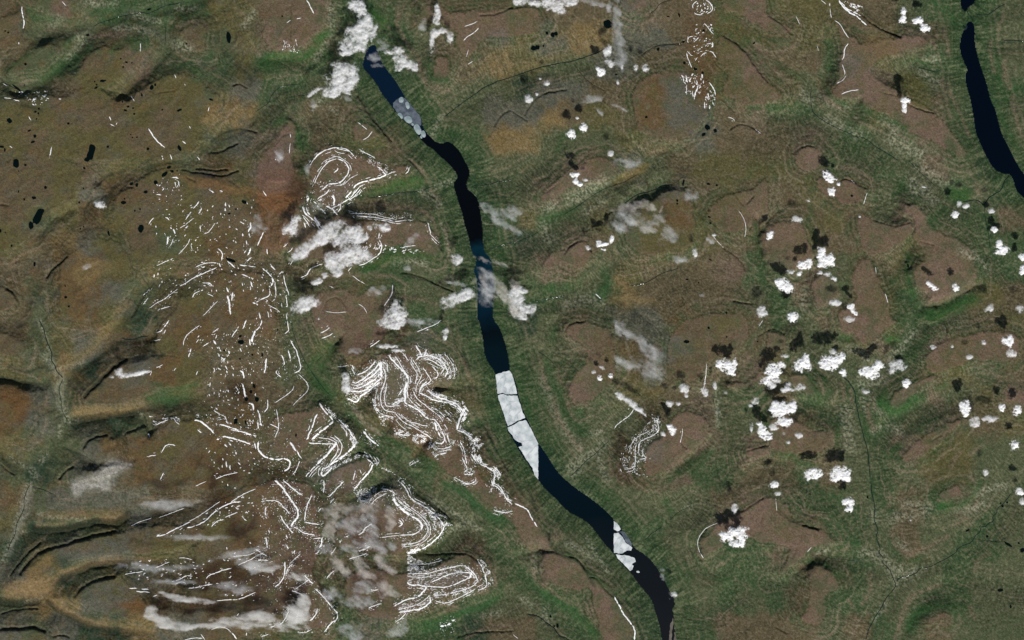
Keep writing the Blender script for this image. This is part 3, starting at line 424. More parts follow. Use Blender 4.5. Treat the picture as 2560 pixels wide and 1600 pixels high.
# snow banks: centre lines with a width in survey pixels
SNOW = parse_paths("""
B 4: 1270,80 1330,160 1370,240 ; 3: 1440,130 1400,220 1370,250 ; 3.5: 1290,290 1310,240 1390,240 ; 2.6: 1380,260 1500,290 1600,350 1680,400 1670,450 1635,490
B 3: 1390,210 1520,230 1640,290 1710,380 1740,460 1690,550 ; 1.4: 1680,190 1760,270 1820,370 1850,460 1835,520 ; 1.2: 1600,200 1700,280 1780,400 1790,500
B 2.6: 1520,380 1560,430 1620,510 1540,570 ; 2.4: 1380,400 1430,470 1495,570 1500,590 1430,640 1350,690 1325,760 ; 3.6: 1440,600 1380,640 1330,750
B 3.2: 1325,765 1450,820 1540,880 1650,890 1740,910 1820,940 1900,990 1940,1050 ; 5: 1940,1050 1935,1110 1900,1180 1870,1300 ; 4: 1440,720 1520,790 1600,840 1700,860 1800,890 1900,950 1960,1030 1950,1100
B 4: 880,220 940,290 1000,350 1050,410 1110,460 ; 6: 1110,460 1150,520 1160,590 1130,660 1110,750 1120,860 1110,900 ; 2: 980,230 1030,310 1080,400 1120,470 1180,540 1170,620 1150,700 1150,800 1170,840
B 4.5: 1110,905 1200,950 1280,1000 1360,1050 1410,1110 1470,1150 ; 2: 1080,180 1130,240 1175,300 ; 2: 1200,330 1250,410 1300,480 1290,560 1265,630 ; 2: 1200,240 1260,320 1310,400 1340,480
B 1.8: 1360,490 1355,550 1300,630 1270,740 ; 2: 1240,740 1270,820 1330,880 1420,950 1510,1020 1590,1070 1640,1130 1670,1190 ; 2: 1500,970 1600,1020 1670,1080 1700,1120
B 2: 1170,840 1240,920 1340,1010 1430,1080 ; 2.8: 1480,1140 1560,1160 1600,1210 1640,1280 1660,1350 1700,1430 1680,1490 1620,1510 1560,1480 ; 5: 1550,1190 1570,1250 1590,1320 ; 4: 1600,1330 1620,1370 1640,1420
B 1.4: 1730,1350 1745,1420 1760,1480 ; 2: 1690,1220 1740,1300 ; 1.4: 1690,1020 1750,1065 1800,1110 ; 2: 1730,1120 1790,1180
B 3.4: 690,300 640,370 580,430 500,480 420,510 ; 2.4: 350,360 380,430 ; 2.4: 340,400 370,460 395,510 ; 8: 770,310 765,370 768,430 775,500 780,540
B 4: 770,310 700,400 640,460 560,530 480,590 420,620 350,615 ; 4: 770,380 700,470 620,540 520,600 ; 3.4: 775,470 700,560 600,620 500,680 420,705 360,700
B 4: 780,540 720,600 640,670 520,740 430,750 330,745 ; 4: 740,610 650,690 560,760 480,810 430,880 410,900 340,880 280,850 ; 2.2: 790,400 830,450 840,560 810,660 770,760 760,880 780,960 830,1020 900,1040 980,1050
B 2.2: 860,630 840,720 820,820 830,920 850,960 950,960 1050,950 ; 2: 860,330 865,400 875,470 ; 3: 790,310 850,350 ; 2: 980,1060 1050,1150 1130,1210 1220,1250 1310,1300 1400,1360 1470,1400 1510,1440
B 2: 1060,1080 1120,1140 1200,1190 1290,1210 1370,1240 1460,1250 ; 1.4: 700,980 740,1050 820,1090 900,1110 960,1120 ; 1.3: 720,640 700,800 670,920 ; 1.3: 980,1150 1050,1240 1150,1310 ; 2.2: 1020,1380 1100,1380 1170,1390
B 4: 510,1320 550,1370 590,1440 650,1480 700,1510 ; 2.5: 1090,700 1050,760 1020,810 ; 2: 1060,870 1000,900 930,930
A 3: 1690,390 1780,430 1850,470 1920,540 ; 4.6: 1920,540 1900,600 1870,690 ; 3.4: 1870,700 1900,760 1960,830 ; 2.4: 1980,830 2080,880 2150,930 ; 3.6: 2150,930 2180,980 2160,1060 2150,1110
A 1.8: 2150,860 2230,930 2250,1000 ; 2.6: 2160,1110 2230,1150 2290,1220 2330,1300 2398,1350 ; 2: 2140,1130 2120,1200 ; 2: 1650,520 1630,580 1560,620 1500,635 1420,630 ; 1.6: 1430,680 1550,650 1610,640
A 3: 1390,740 1430,710 1540,690 ; 2: 1720,540 1770,630 1790,740 1810,830 ; 2: 1750,750 1790,840 1825,910 1770,935 ; 2: 1850,880 1900,950 1870,975 1770,965 ; 1.4: 1650,1000 1720,1050 1850,1100 1920,1060 1930,1010
A 1.6: 2200,1440 2320,1470 2398,1440 ; 1.8: 1550,430 1560,500 1590,560 ; 1.6: 1190,790 1100,830 1060,860
12 4: 600,780 640,850 690,900 730,950 ; 5: 730,950 710,980 640,1030 580,1080 530,1130 ; 4: 580,880 550,950 530,1020 500,1080 480,1130 ; 2.8: 500,1160 590,1165 680,1170 740,1170
12 6: 770,1150 740,1190 700,1240 640,1300 580,1360 ; 2.8: 580,1360 520,1420 470,1480 ; 2: 600,1370 540,1430 500,1480 ; 2.2: 590,1110 680,1120 740,1140 780,1190 770,1250 720,1320
12 2.4: 740,1090 800,1140 820,1210 780,1290 700,1370 ; 2: 700,1100 790,1150 ; 3.4: 780,940 850,1000 900,1070 940,1140 ; 5: 940,1140 930,1190 870,1250 780,1320 ; 3: 780,1320 700,1370 640,1410
12 3.4: 850,1040 860,1100 ; 4.6: 640,1390 610,1450 640,1480 720,1390 ; 4.4: 1010,1050 1060,1110 1110,1150 1160,1190 ; 3: 1040,1300 1110,1360 ; 4.4: 1110,1360 1080,1420 1040,1470 1000,1512 ; 1.6: 1110,1290 1150,1340 1140,1380
12 2.2: 940,1420 920,1512 ; 2: 980,1410 1000,1450 ; 2.8: 325,190 350,240 390,310 405,380 425,440 400,490 360,500 ; 1.6: 400,510 450,560 490,600 495,660 450,710 390,760 350,810 ; 1.8: 360,620 340,670 260,730 180,780
12 2.8: 300,290 320,340 325,390 ; 2.4: 240,330 270,400 260,430 ; 3.4: 95,360 95,420 80,500 ; 2.4: 200,470 185,500 240,540 ; 2.4: 295,0 300,60 310,100 270,130 ; 3: 55,0 50,50 0,100
12 4.4: 10,850 40,890 40,960 60,1000 ; 2: 130,980 220,1020 ; 2: 190,840 215,950 215,1040 180,1110 ; 4.6: 20,1150 15,1210 60,1280 130,1310 200,1320 270,1300 330,1340 320,1390 270,1430 ; 5: 325,1150 360,1210 390,1240 ; 3: 390,1240 430,1310
12 2: 415,1330 380,1420 350,1460 ; 2.6: 110,750 115,830 80,870 ; 3: 20,960 20,1030 ; 2: 610,120 660,100 700,70 ; 2: 620,175 680,155 730,125 ; 1.8: 1520,110 1600,80 1700,40 1750,0 ; 2: 1080,255 1130,220 1170,190 ; 1.8: 770,440 830,440 870,425
13 5: 180,0 240,50 280,110 330,180 370,240 400,290 400,340 360,390 330,430 ; 2.8: 260,0 340,70 400,120 440,140 ; 3: 330,435 390,450 430,490 500,510 560,520 ; 2.8: 530,140 490,220 470,300 460,380 ; 2.6: 460,395 540,410 630,420
13 3.6: 630,540 620,590 600,640 ; 2.4: 540,555 625,545 ; 2.8: 600,660 585,685 560,690 ; 3: 640,0 645,60 640,120 ; 3: 830,10 790,50 740,110 680,160 ; 2: 740,170 700,220 ; 3: 620,260 590,300 ; 2.4: 50,200 120,190 200,190 250,240 300,290 320,320
13 3.2: 95,250 85,300 100,360 ; 2.8: 230,330 270,400 310,450 350,500 ; 3: 290,520 300,550 ; 3: 125,470 135,500 ; 3: 95,540 110,640 ; 3: 280,600 310,650 ; 3: 370,660 360,690 ; 2.6: 0,650 60,690 110,720 ; 2: 0,710 70,690 ; 2.4: 0,760 80,750 120,760
13 1.8: 420,700 360,750 320,790 ; 3: 270,770 275,830 270,900 ; 2.6: 270,900 230,970 180,1010 ; 2.2: 350,790 300,830 290,890 ; 2.8: 470,890 460,900 500,940 540,980 ; 2.4: 500,940 430,990 370,1030 ; 2.4: 340,1045 400,1060 460,1100
13 2.6: 560,1030 620,1080 680,1150 730,1210 770,1260 775,1310 710,1350 680,1390 640,1440 ; 3: 580,1210 580,1250 540,1300 510,1330 ; 2: 300,1190 310,1240 280,1310 220,1370 ; 2.4: 140,1390 180,1380 ; 2.8: 410,1230 390,1290 380,1350
13 1.8: 50,1480 130,1450 ; 1.6: 400,1440 480,1440 520,1410 ; 2.4: 1100,410 1040,440 1010,490 970,520 ; 2: 880,525 840,540 ; 2: 760,630 710,700 ; 2.6: 1080,620 1030,650 970,670 ; 2: 870,750 960,720 1050,690 ; 2: 740,855 690,900 670,930 ; 2: 1060,1210 1130,1180 1190,1165
13 2: 1090,1050 1160,1030 ; 2: 810,560 790,590 ; 3: 1340,0 1390,40 1430,100 1450,160 1500,200 1600,250 1690,320 1740,370 1780,440 ; 3: 1780,440 1750,510 1680,580 1600,640 1520,670 1430,690 ; 2.4: 1180,80 1260,90 1320,130
13 6.5: 1300,130 1310,200 1350,250 1410,300 1470,340 ; 5.5: 1470,340 1530,370 1580,420 1560,470 ; 3: 1560,470 1520,500 1450,520 1360,520 ; 1.8: 1170,540 1270,530 1360,520 ; 1.6: 1330,170 1400,240 1480,290 1550,340 1610,410 1630,480 1580,560 1500,600 1370,605
13 1.4: 1370,180 1450,250 1540,310 1600,360 1650,430 1650,520 1580,590 1500,620 1380,630 ; 3: 1350,370 1390,410 1350,440 ; 2: 1240,120 1160,160 1110,200 1090,230 ; 2: 970,170 1000,200 1060,190 ; 3.4: 1000,0 960,50 930,80
13 1.8: 1430,880 1520,885 1620,880 1740,850 1850,820 1950,800 2010,830 2060,880 2100,950 ; 1.8: 2100,950 2070,990 1990,1030 1900,1050 1800,1080 1680,1090 ; 1.4: 1430,910 1600,920 1700,890 ; 2.6: 1650,970 1750,920 1850,880 1940,865 2040,880
13 5: 2045,870 2025,900 2010,930 ; 2.6: 2020,920 1930,960 1870,990 1800,1010 1720,1010 1610,1000 ; 4: 1430,960 1450,990 1530,990 1610,1000 ; 4.6: 1610,1000 1600,1030 1560,1080 1510,1110 ; 3.6: 1510,1110 1410,1130 1360,1160 1300,1190
13 2: 2090,750 2130,810 2160,880 2180,950 2180,1010 2100,1040 ; 1.2: 1980,820 2050,860 2090,930 2090,970 ; 1.2: 1430,790 1600,800 1750,760 ; 3.4: 1640,1100 1660,1150 1560,1220 1450,1230 1350,1250 ; 1.8: 1700,1140 1790,1170 1900,1120 2000,1070 2070,1030
13 2: 1420,1250 1380,1300 1320,1340 ; 1.6: 1640,1090 1560,1160 1480,1190 1360,1220 ; 6: 1740,1385 1790,1375 1840,1358 ; 3.4: 1850,1330 1880,1322 ; 4.6: 2230,0 2240,60 ; 2.6: 2280,40 2340,110 2360,170 2419,200 ; 1.8: 1940,30 2020,40 2070,10 ; 1.4: 2240,280 2330,310 2400,300
23 3.4: 20,220 100,250 150,280 180,350 210,400 240,440 ; 3.6: 965,1100 1010,1180 1050,1260 1100,1320 1150,1390 1165,1440 1155,1512 ; 1.2: 1940,405 1830,450 1770,530 1750,590 1770,680 1810,740 ; 1.4: 10,1460 60,1500
22 1.8: 1150,840 1120,900 1060,940 990,990 965,1030 ; 1.8: 1390,900 1370,950 1390,1020 1380,1060 1300,1110 1230,1130 1200,1170 1195,1250 ; 1.6: 1170,1180 1160,1250 1165,1310 1165,1370 1130,1400 1070,1410
22 1.2: 1300,1050 1180,1100 1120,1180 1110,1250 ; 1.6: 1240,1200 1230,1270 1280,1310 1200,1315 ; 1.4: 1170,1370 1150,1420 1080,1440 ; 1: 1020,1400 1040,1440 ; 1: 1610,1020 1610,1080 1585,1160 ; 1.2: 1835,410 1835,500 1820,600 1800,700 ; 1.4: 2370,0 2330,60
10 2.8: 480,0 510,50 530,100 550,130 ; 1.8: 290,220 330,190 ; 1.8: 385,180 430,170 ; 1.6: 375,370 390,440 ; 1.8: 960,1155 1050,1225 ; 1.8: 1100,1240 1060,1300 1010,1325 ; 1.6: 320,1260 330,1300 ; 1.4: 325,1350 320,1400 318,1450
10 2.4: 550,1510 600,1450 680,1410 770,1390 860,1410 910,1450 945,1500 ; 1.2: 970,1410 1070,1460 1130,1500 ; 1.6: 2090,205 2030,235 1970,250 ; 2: 2105,265 2060,310 2010,340 1960,385 ; 1.5: 2010,470 1985,540 ; 1.2: 2050,580 2000,610
C 3: 710,205 760,220 810,260 835,310 820,370 770,430 740,460 690,470 610,475 ; 3: 610,475 580,510 540,540 ; 2: 700,205 640,220 590,250 540,310 500,380 460,470 ; 1.4: 650,180 720,180 790,220 840,260 ; 3: 710,300 710,320 670,355
C 1.5: 930,370 870,400 820,440 780,480 740,495 ; 2.8: 620,530 590,580 530,610 490,640 ; 5.5: 380,590 400,620 380,660 ; 5: 660,590 675,650 670,710 ; 4.4: 585,715 640,740 660,750 690,790 710,810 ; 2.6: 640,740 710,710 790,660 840,630 890,570 940,510 990,480
C 3.6: 1230,355 1230,380 1150,415 1050,435 960,460 900,490 880,520 ; 3.4: 790,620 830,590 860,550 ; 1.8: 960,530 900,600 830,650 ; 1.6: 970,550 930,590 ; 2.4: 1135,285 1190,330 1225,375 ; 2: 1240,380 1290,350 1340,340 ; 1.8: 1485,290 1475,340 1440,370
C 4.6: 330,720 350,770 380,820 ; 2.6: 350,780 420,840 480,890 510,950 ; 5.4: 460,830 490,880 520,920 545,950 ; 4: 380,770 410,810 ; 2.4: 340,830 380,890 410,940 ; 3.6: 345,890 365,950 ; 3.8: 530,745 580,800 ; 3.4: 450,660 480,690
C 2: 740,690 740,740 710,780 ; 1.4: 820,760 880,780 ; 1.4: 840,795 960,790 1110,800 1200,830 1300,850 1350,860 ; 2: 910,820 1000,825 1110,835 1200,850 1350,885 1400,870 1460,860 1520,870 ; 2.6: 870,820 890,845 ; 2.8: 1680,890 1700,950 1715,1020
C 1.4: 1700,1010 1760,1070 1814,1120 ; 2: 1020,990 1030,1080 ; 2.4: 1035,1150 1020,1190 980,1200 ; 2.6: 1160,1000 1150,1070 1190,1130 1180,1200 1140,1250 ; 2: 1140,1250 1060,1300 1000,1340 940,1355 ; 1.6: 1400,1165 1470,1145 1555,1140
C 2.8: 310,1485 370,1460 400,1410 430,1380 ; 1.8: 430,1380 500,1350 550,1340 ; 1.8: 165,1215 210,1190 225,1160 ; 1.8: 120,1155 170,1120 ; 1.4: 190,1350 225,1300 ; 1.8: 860,1370 820,1420 ; 1.6: 880,1100 800,1110 720,1150
C 2: 410,280 450,210 500,150 560,120 ; 2.4: 560,120 640,90 700,80 710,100 790,105 860,140 910,200 ; 1.2: 950,120 1030,150 1110,190 ; 1.4: 700,180 650,190 560,230 530,270
11 2.6: 1290,1180 1295,1240 1260,1310 1210,1380 ; 1.4: 910,1090 960,1130 1030,1170 ; 1.4: 690,1190 740,1210 ; 1.4: 970,1360 1020,1390 1050,1450 ; 1.2: 660,1430 750,1445 860,1435 ; 2.6: 75,680 40,750 15,810 ; 3: 100,840 110,890 ; 2: 65,290 100,345
11 2.6: 60,1020 110,1060 150,1110 ; 4.4: 150,1110 165,1140 140,1190 ; 2.6: 130,1210 140,1280 60,1310 10,1340 ; 3.6: 130,980 180,1040 ; 2: 180,1150 185,1230 190,1290 ; 2: 215,1080 250,1050 ; 2: 260,1090 270,1160 300,1240 310,1280
11 2: 280,1280 290,1340 295,1390 ; 3: 30,1440 45,1500 ; 2: 110,1430 125,1490 ; 1.6: 120,1370 180,1400 230,1440 ; 2: 285,1450 290,1510 ; 4: 0,1350 15,1375
01 3.6: 1620,168 1660,165 1690,178 ; 2.8: 1685,200 1700,250 ; 2.6: 1655,210 1665,245 ; 2.4: 1555,260 1540,290 ; 2.4: 1480,325 1530,330 ; 2.6: 1975,280 2030,310 ; 2.6: 2080,290 2110,300 ; 2.4: 1885,390 1850,440 1830,460 ; 2.2: 1810,490 1770,540 1755,565
01 1.4: 1830,550 1760,610 1700,645 ; 2.4: 1910,450 1880,510 ; 2.4: 2135,400 2137,440 ; 3: 2133,455 2137,485 ; 2: 1460,545 1420,580 1410,610 ; 2.8: 1565,545 1590,550 1605,570 ; 3.4: 1640,650 1655,700 ; 4.2: 1595,720 1590,760 1575,790
01 1.4: 1640,740 1620,800 1590,835 ; 2.4: 1890,620 1900,660 ; 1.6: 2040,595 2010,630 1980,680 1930,700 ; 1.6: 1800,740 1780,790 1740,840 1690,890 ; 1.6: 1805,800 1820,850 ; 1.5: 1640,930 1560,960 1480,1000 ; 2.6: 2060,835 2110,880 2095,950
01 3.6: 2070,975 2090,1010 ; 1.6: 2060,975 1980,965 1900,985 1850,1015 ; 2.2: 2050,1015 1980,1045 1900,1080 1820,1120 1760,1160 1700,1190 ; 1.8: 1680,1220 1620,1260 1560,1310 1480,1350 1410,1400 ; 3: 2150,955 2190,985 2225,1020
01 2.6: 2265,990 2340,1000 2419,1010 ; 4.2: 2370,590 2375,640 2345,680 ; 3.4: 2370,830 2360,870 2340,900 ; 2.4: 2380,920 2330,960 ; 2.4: 2355,690 2360,720 ; 2.6: 2270,585 2310,605 ; 2.6: 2330,760 2335,800 ; 3.6: 2140,1205 2165,1250
01 5: 2150,1280 2170,1350 2180,1460 ; 3.6: 2200,1250 2190,1330 ; 1.6: 2060,1330 2000,1390 1920,1475 ; 2: 1960,1260 2020,1290 ; 2: 1895,1235 1840,1260 1820,1300 ; 4.2: 2370,1150 2390,1200 ; 3.4: 2390,1350 2419,1360 ; 1.6: 1350,1280 1410,1220 ; 1.6: 1350,1365 1400,1300
01 2.4: 1455,1080 1450,1110 ; 2: 1490,1415 1610,1380 ; 2: 1915,1160 2000,1165 2005,1195 ; 2.6: 2290,1160 2295,1190 ; 3: 2290,1080 2350,1100 ; 3: 2380,1110 2395,1130 ; 3: 2290,695 2300,720 ; 2.2: 2325,855 2310,880 ; 1.8: 2600,-5 2610,0
02 2.6: 1600,0 1560,60 1530,100 1480,120 ; 2: 1570,90 1550,130 ; 2: 1460,195 1530,180 ; 1.8: 1890,50 1830,90 1770,140 1740,190 1735,240 ; 4: 2330,0 2310,60 2300,80 ; 5: 2419,100 2390,140 2380,190 2400,230 ; 3.6: 2360,180 2370,240
02 2.6: 2260,60 2220,120 2190,160 ; 2: 2070,75 2010,120 ; 2: 1880,180 1855,215 ; 3.8: 2020,190 2045,230 ; 2.8: 2050,140 2040,180 ; 3: 2090,350 2115,370 2115,400 ; 3: 1810,270 1785,350 ; 1.8: 1980,210 1920,250 ; 2: 1870,480 1855,520
02 4: 2260,470 2300,500 2310,550 ; 4: 2290,600 2310,650 2315,730 ; 4: 2350,785 2400,800 2395,850 ; 4.4: 1840,945 1890,950 1930,980 1980,1020 2025,1070 ; 2.8: 1870,1035 1910,1070 ; 3.6: 2080,985 2140,1000 2200,1020 2260,1040 ; 3.6: 2260,1040 2330,1070 2419,1090
02 1.8: 2180,1035 2300,1060 ; 4: 2050,1130 2100,1100 2180,1110 2250,1130 2330,1160 2370,1170 ; 2.8: 1400,1070 1415,1110 ; 2.4: 1660,1185 1600,1170 1560,1190 1530,1250 ; 2.2: 1480,1275 1390,1290 ; 2.2: 1440,980 1470,995 1540,960 1590,940
02 2: 1610,925 1650,925 1660,960 1700,985 ; 1.8: 2020,850 2080,890 2130,910 2150,970 ; 3.6: 2135,1335 2145,1390 ; 3.4: 2165,1380 2180,1415 ; 4: 2220,1230 2235,1270 ; 3: 2120,1170 2150,1200 ; 2: 1550,1440 1515,1510 ; 1.6: 1420,525 1445,480 1400,495 ; 1.8: 1480,450 1545,420
02 1.4: 1645,480 1670,450 ; 1.8: 2040,1500 2140,1460 2250,1440 ; 3.4: 2400,1140 2419,1220 ; 2.6: 2060,450 2090,470 ; 2.6: 2090,350 2105,395 ; 2.6: 2270,265 2285,300 ; 2.6: 2130,430 2150,470 ; 2.4: 2025,450 2030,490 ; 2.4: 1985,590 1985,620 ; 3: 2160,290 2170,320
03 2.8: 1480,530 1550,520 1640,470 1720,430 1800,390 ; 2.8: 1770,450 1860,430 1950,380 2000,320 2090,260 2180,210 2280,200 ; 1.8: 1790,390 1900,330 1980,270 2080,200 ; 1.6: 1240,430 1330,390 1430,360 ; 1.4: 1500,355 1600,320 1740,265
03 1.8: 2180,210 2300,130 2419,80 ; 2.2: 2000,440 2040,390 2120,370 ; 2: 2130,350 2250,300 ; 3: 2290,355 2335,380 ; 2.6: 1950,930 1970,900 2050,870 2120,845 2190,830 ; 2: 2250,800 2350,760 2419,720 ; 1.8: 2419,680 2340,710 2200,720 ; 2.2: 1180,890 1240,880 1350,865
03 1.8: 1680,735 1740,735 1820,750 ; 1.8: 1470,830 1540,800 1600,775 ; 2.4: 1620,960 1700,940 1760,900 1820,905 ; 2.2: 1660,980 1730,955 1760,980 ; 2.2: 1780,1020 1860,1015 1920,995 2010,980 ; 2.8: 1225,1020 1300,1020 ; 2.8: 1340,1025 1410,1030
03 2.8: 1290,1045 1360,1055 1420,1060 ; 2.4: 1450,1100 1490,1085 ; 2: 2050,1140 2150,1125 2250,1130 2320,1100 2419,1060 ; 1.6: 1740,1510 1830,1490 1920,1490 ; 1.6: 1900,1450 1940,1510 ; 3.4: 2190,1440 2220,1470 2240,1500 ; 3: 2145,630 2148,655
03 1.6: 2000,1410 2080,1380 2150,1400 2190,1440 ; 3.2: 2360,585 2375,600 ; 1.8: 1850,55 1950,10 ; 2.8: 2155,35 2160,55 ; 2.4: 2335,1440 2330,1470 ; 2.4: 2240,1280 2260,1255 ; 3: 2215,70 2235,75 ; 3: 2100,10 2110,20
20 2: 1710,80 1705,50 1725,25 1750,10 ; 2: 1830,0 1860,20 1880,40 1900,80 1880,110 1840,130 ; 1.8: 1720,120 1750,140 1800,140 ; 1.8: 1785,45 1785,60 ; 1.8: 1815,220 1850,260 1900,320 ; 1.8: 1885,255 1870,290 ; 1.8: 1655,390 1670,350 1715,340
20 1.8: 1725,390 1765,355 ; 3.4: 1890,400 1900,430 1885,450 ; 1.5: 1835,420 1880,405 ; 1.8: 1780,535 1810,505 1840,500 ; 1.8: 1870,485 1900,500 1930,545 ; 1.8: 1730,575 1750,540 ; 1.8: 1645,500 1670,580 1700,640 ; 1.6: 1655,480 1690,525 1710,525
20 3.4: 1735,640 1742,668 ; 4.4: 1790,690 1800,740 ; 2.4: 1805,760 1810,790 ; 2.4: 1600,710 1620,740 ; 2.2: 1640,710 1650,750 ; 2.2: 1690,735 1670,780 ; 2.2: 1740,760 1750,790 ; 2.6: 1760,800 1745,850 1720,900 1720,940 ; 1.6: 1650,800 1645,890
20 2.2: 1860,780 1900,830 1915,870 1920,900 ; 2.2: 1850,880 1860,930 ; 2.4: 1815,965 1818,1000 ; 2.4: 1870,1000 1865,1030 ; 1.2: 2040,1105 2100,1125 2100,1150 ; 1.2: 2300,1220 2330,1240 2360,1265 ; 1.8: 1915,930 1918,950 ; 1.8: 1700,860 1710,920
30 4.4: 670,0 700,60 760,110 830,150 ; 3.6: 830,150 880,190 930,240 ; 2.6: 690,20 740,80 800,110 880,150 ; 1.6: 500,0 550,40 ; 2.6: 585,30 585,60 ; 1.4: 585,80 590,130 600,170 ; 1.8: 630,195 680,230 710,290 760,360
30 2.2: 755,410 720,460 715,530 700,570 ; 1.6: 700,610 725,680 720,710 ; 1.8: 735,720 700,760 650,790 ; 1.8: 690,890 760,860 855,850 ; 1.4: 265,155 300,230 ; 1.2: 465,430 480,480 ; 1.4: 785,60 870,100
00 2.6: 210,60 210,130 235,200 220,270 ; 2.4: 180,400 180,420 ; 2: 1330,410 1330,490 ; 2: 40,925 110,935 ; 2: 130,940 185,955 ; 1.4: 590,15 630,60 ; 3: 1410,1215 1440,1270 1490,1340 1560,1395 ; 2.6: 1040,1100 1050,1140 ; 2.4: 1040,1170 1085,1195
00 1.8: 275,1100 300,1140 ; 2.4: 490,1385 480,1450 470,1500 ; 2.6: 1725,1335 1760,1360 ; 2.6: 1530,1470 1540,1512 ; 2: 1865,1480 1890,1512 ; 1.8: 1240,905 1275,960 ; 1.8: 1655,705 1665,740 ; 1.6: 1980,1010 1970,1055 ; 1.6: 25,785 65,810
00 2: 1610,1460 1630,1510 ; 2: 95,1380 120,1400 ; 2: 560,935 585,936 ; 1.8: 1790,1190 1805,1215 ; 1.8: 1745,795 1755,810 ; 1.8: 1110,1160 1100,1180
31 1.3: 935,310 900,420 ; 1.6: 785,190 815,220 ; 1.2: 1015,1010 1020,1080 ; 1.4: 1105,1260 1130,1350
21 1: 1895,710 1930,760 2000,830 ; 2.4: 790,1265 840,1310 ; 1: 2140,480 2185,540 2215,640 2200,730
33 1.2: 70,170 80,290 ; 1.2: 410,630 370,680
""")
# flecks: (key, number, length, width, polygon) patches of broken snow
FLECKS = parse_paths("""
B 150: 740,1060 960,1120 950,1200 820,1270 740,1200
B 240: 950,1280 1200,1270 1210,1390 960,1380
B 260: 1230,1360 1440,1380 1430,1490 1300,1512 1230,1460
B 420: 1950,880 2080,1100 1940,1200 1960,1050
B 420: 1430,700 1900,890 1960,1050 1940,1070 1850,960 1600,880 1440,790
B 320: 1400,190 1640,210 1740,330 1780,480 1690,560 1710,400 1560,280 1380,280
B 160: 1660,200 1850,420 1850,560 1750,560 1800,400
B 260: 340,630 780,340 790,560 480,860 240,830
B 150: 920,880 1100,830 1100,900 950,960
B 160: 640,850 740,900 760,1000 680,1050
A 380: 1700,380 1900,450 2040,560 1960,640 1900,560 1800,470
A 300: 1900,620 1990,700 2010,800 1960,840 1890,760
A 260: 1990,820 2180,860 2270,980 2230,1060 2190,960
A 140: 1320,500 1450,640 1400,740 1300,640
A 320: 150,260 260,330 400,560 330,640 280,440 150,330
A 420: 0,880 450,660 560,720 620,830 560,800 440,740 200,830 0,950
A 260: 560,740 680,820 1130,1150 1080,1180 880,980 620,860
A 260: 320,1180 640,1120 620,1230 560,1360 400,1300
12 88: 640,780 780,920 730,960
12 143: 600,1340 900,1260 880,1340 640,1440
13 420: 1430,700 1560,760 1660,860 1430,900
13 300: 1440,860 2000,800 2040,850 1700,960 1440,980
13 260: 1500,240 1800,420 1760,520 1640,440
13 220: 1560,260 1820,350 1860,430 1780,440
13 220: 1640,1060 2080,1000 2040,1060 1700,1120
13 200: 1340,1200 1700,1100 1660,1180 1360,1270
13 200: 2080,700 2200,820 2250,980 2180,1000 2150,860
13 180: 900,60 1100,90 1090,200 960,210
13 160: 1440,660 1540,640 1560,690 1430,700
22 460: 1000,1330 1120,1100 1380,900 1390,1100 1260,1200 1280,1480 1100,1450
22 120: 1320,880 1400,960 1390,1080 1330,1100
20 38: 1700,0 1900,0 1900,120 1720,140
20 66: 1650,330 1900,350 1900,480 1760,520 1660,470
20 33: 1720,230 1900,230 1900,340 1740,330
20 88: 1600,690 1800,700 1780,900 1640,900
20 49: 1800,800 1930,850 1920,1000 1820,1020
01 143: 1450,500 2400,350 2400,1000 2000,900 1480,800
01 49: 1450,170 1720,170 1730,460 1430,480
01 66: 1800,950 2400,1020 2400,1280 1850,1300
01 66: 1450,1000 2060,970 2060,1040 1500,1400 1400,1380
02 231: 1850,150 2419,0 2419,980 1900,880 2000,400
02 82: 1700,850 2419,950 2419,1120 1950,960
02 66: 1880,1100 2419,1150 2419,1500 2000,1480
02 38: 1380,920 1700,850 1700,960 1450,990
03 110: 1500,500 2419,60 2419,330 1500,560
03 110: 1400,780 2419,660 2419,1150 1600,1000
03 44: 1180,780 1700,740 1420,1050 1200,900
11 82: 0,960 300,1080 300,1512 0,1512
12 110: 0,0 400,150 450,480 120,700 0,600
12 110: 0,850 250,900 440,1200 400,1512 0,1450
13 260: 0,0 640,0 640,660 300,1000 0,900
13 120: 0,950 560,950 700,1350 100,1400
11 110: 820,740 1600,860 1500,900 860,800
C 150: 900,130 1260,280 1240,380 940,180
C 180: 420,430 700,480 700,800 330,760
C 110: 860,780 1500,780 1500,850 880,830
10 60: 250,380 420,440 400,500 250,480
00 49: 120,860 460,860 460,1000 150,980
30 50: 700,0 900,60 900,150 760,90
""")

# clouds: ellipse lumps "x,y rx,ry[,angle]" ; grade: 3 bright cumulus, 2 soft white, 1 thin veil
def parse_clouds(txt):
    out = []
    for line in txt.strip().splitlines():
        key, grade, rest = line.strip().split(None, 2)
        for chunk in rest.split('|'):
            lumps = []
            for l in chunk.split(';'):
                v = [float(q) for q in l.replace(',', ' ').split()]
                a, b, s = WIN[key]
                ang = v[4] if len(v) > 4 else 0.0
                lumps.append((a + v[0] / s, b + v[1] / s, v[2] / s, v[3] / s, math.radians(ang)))
            out.append((float(grade), lumps))
    return out

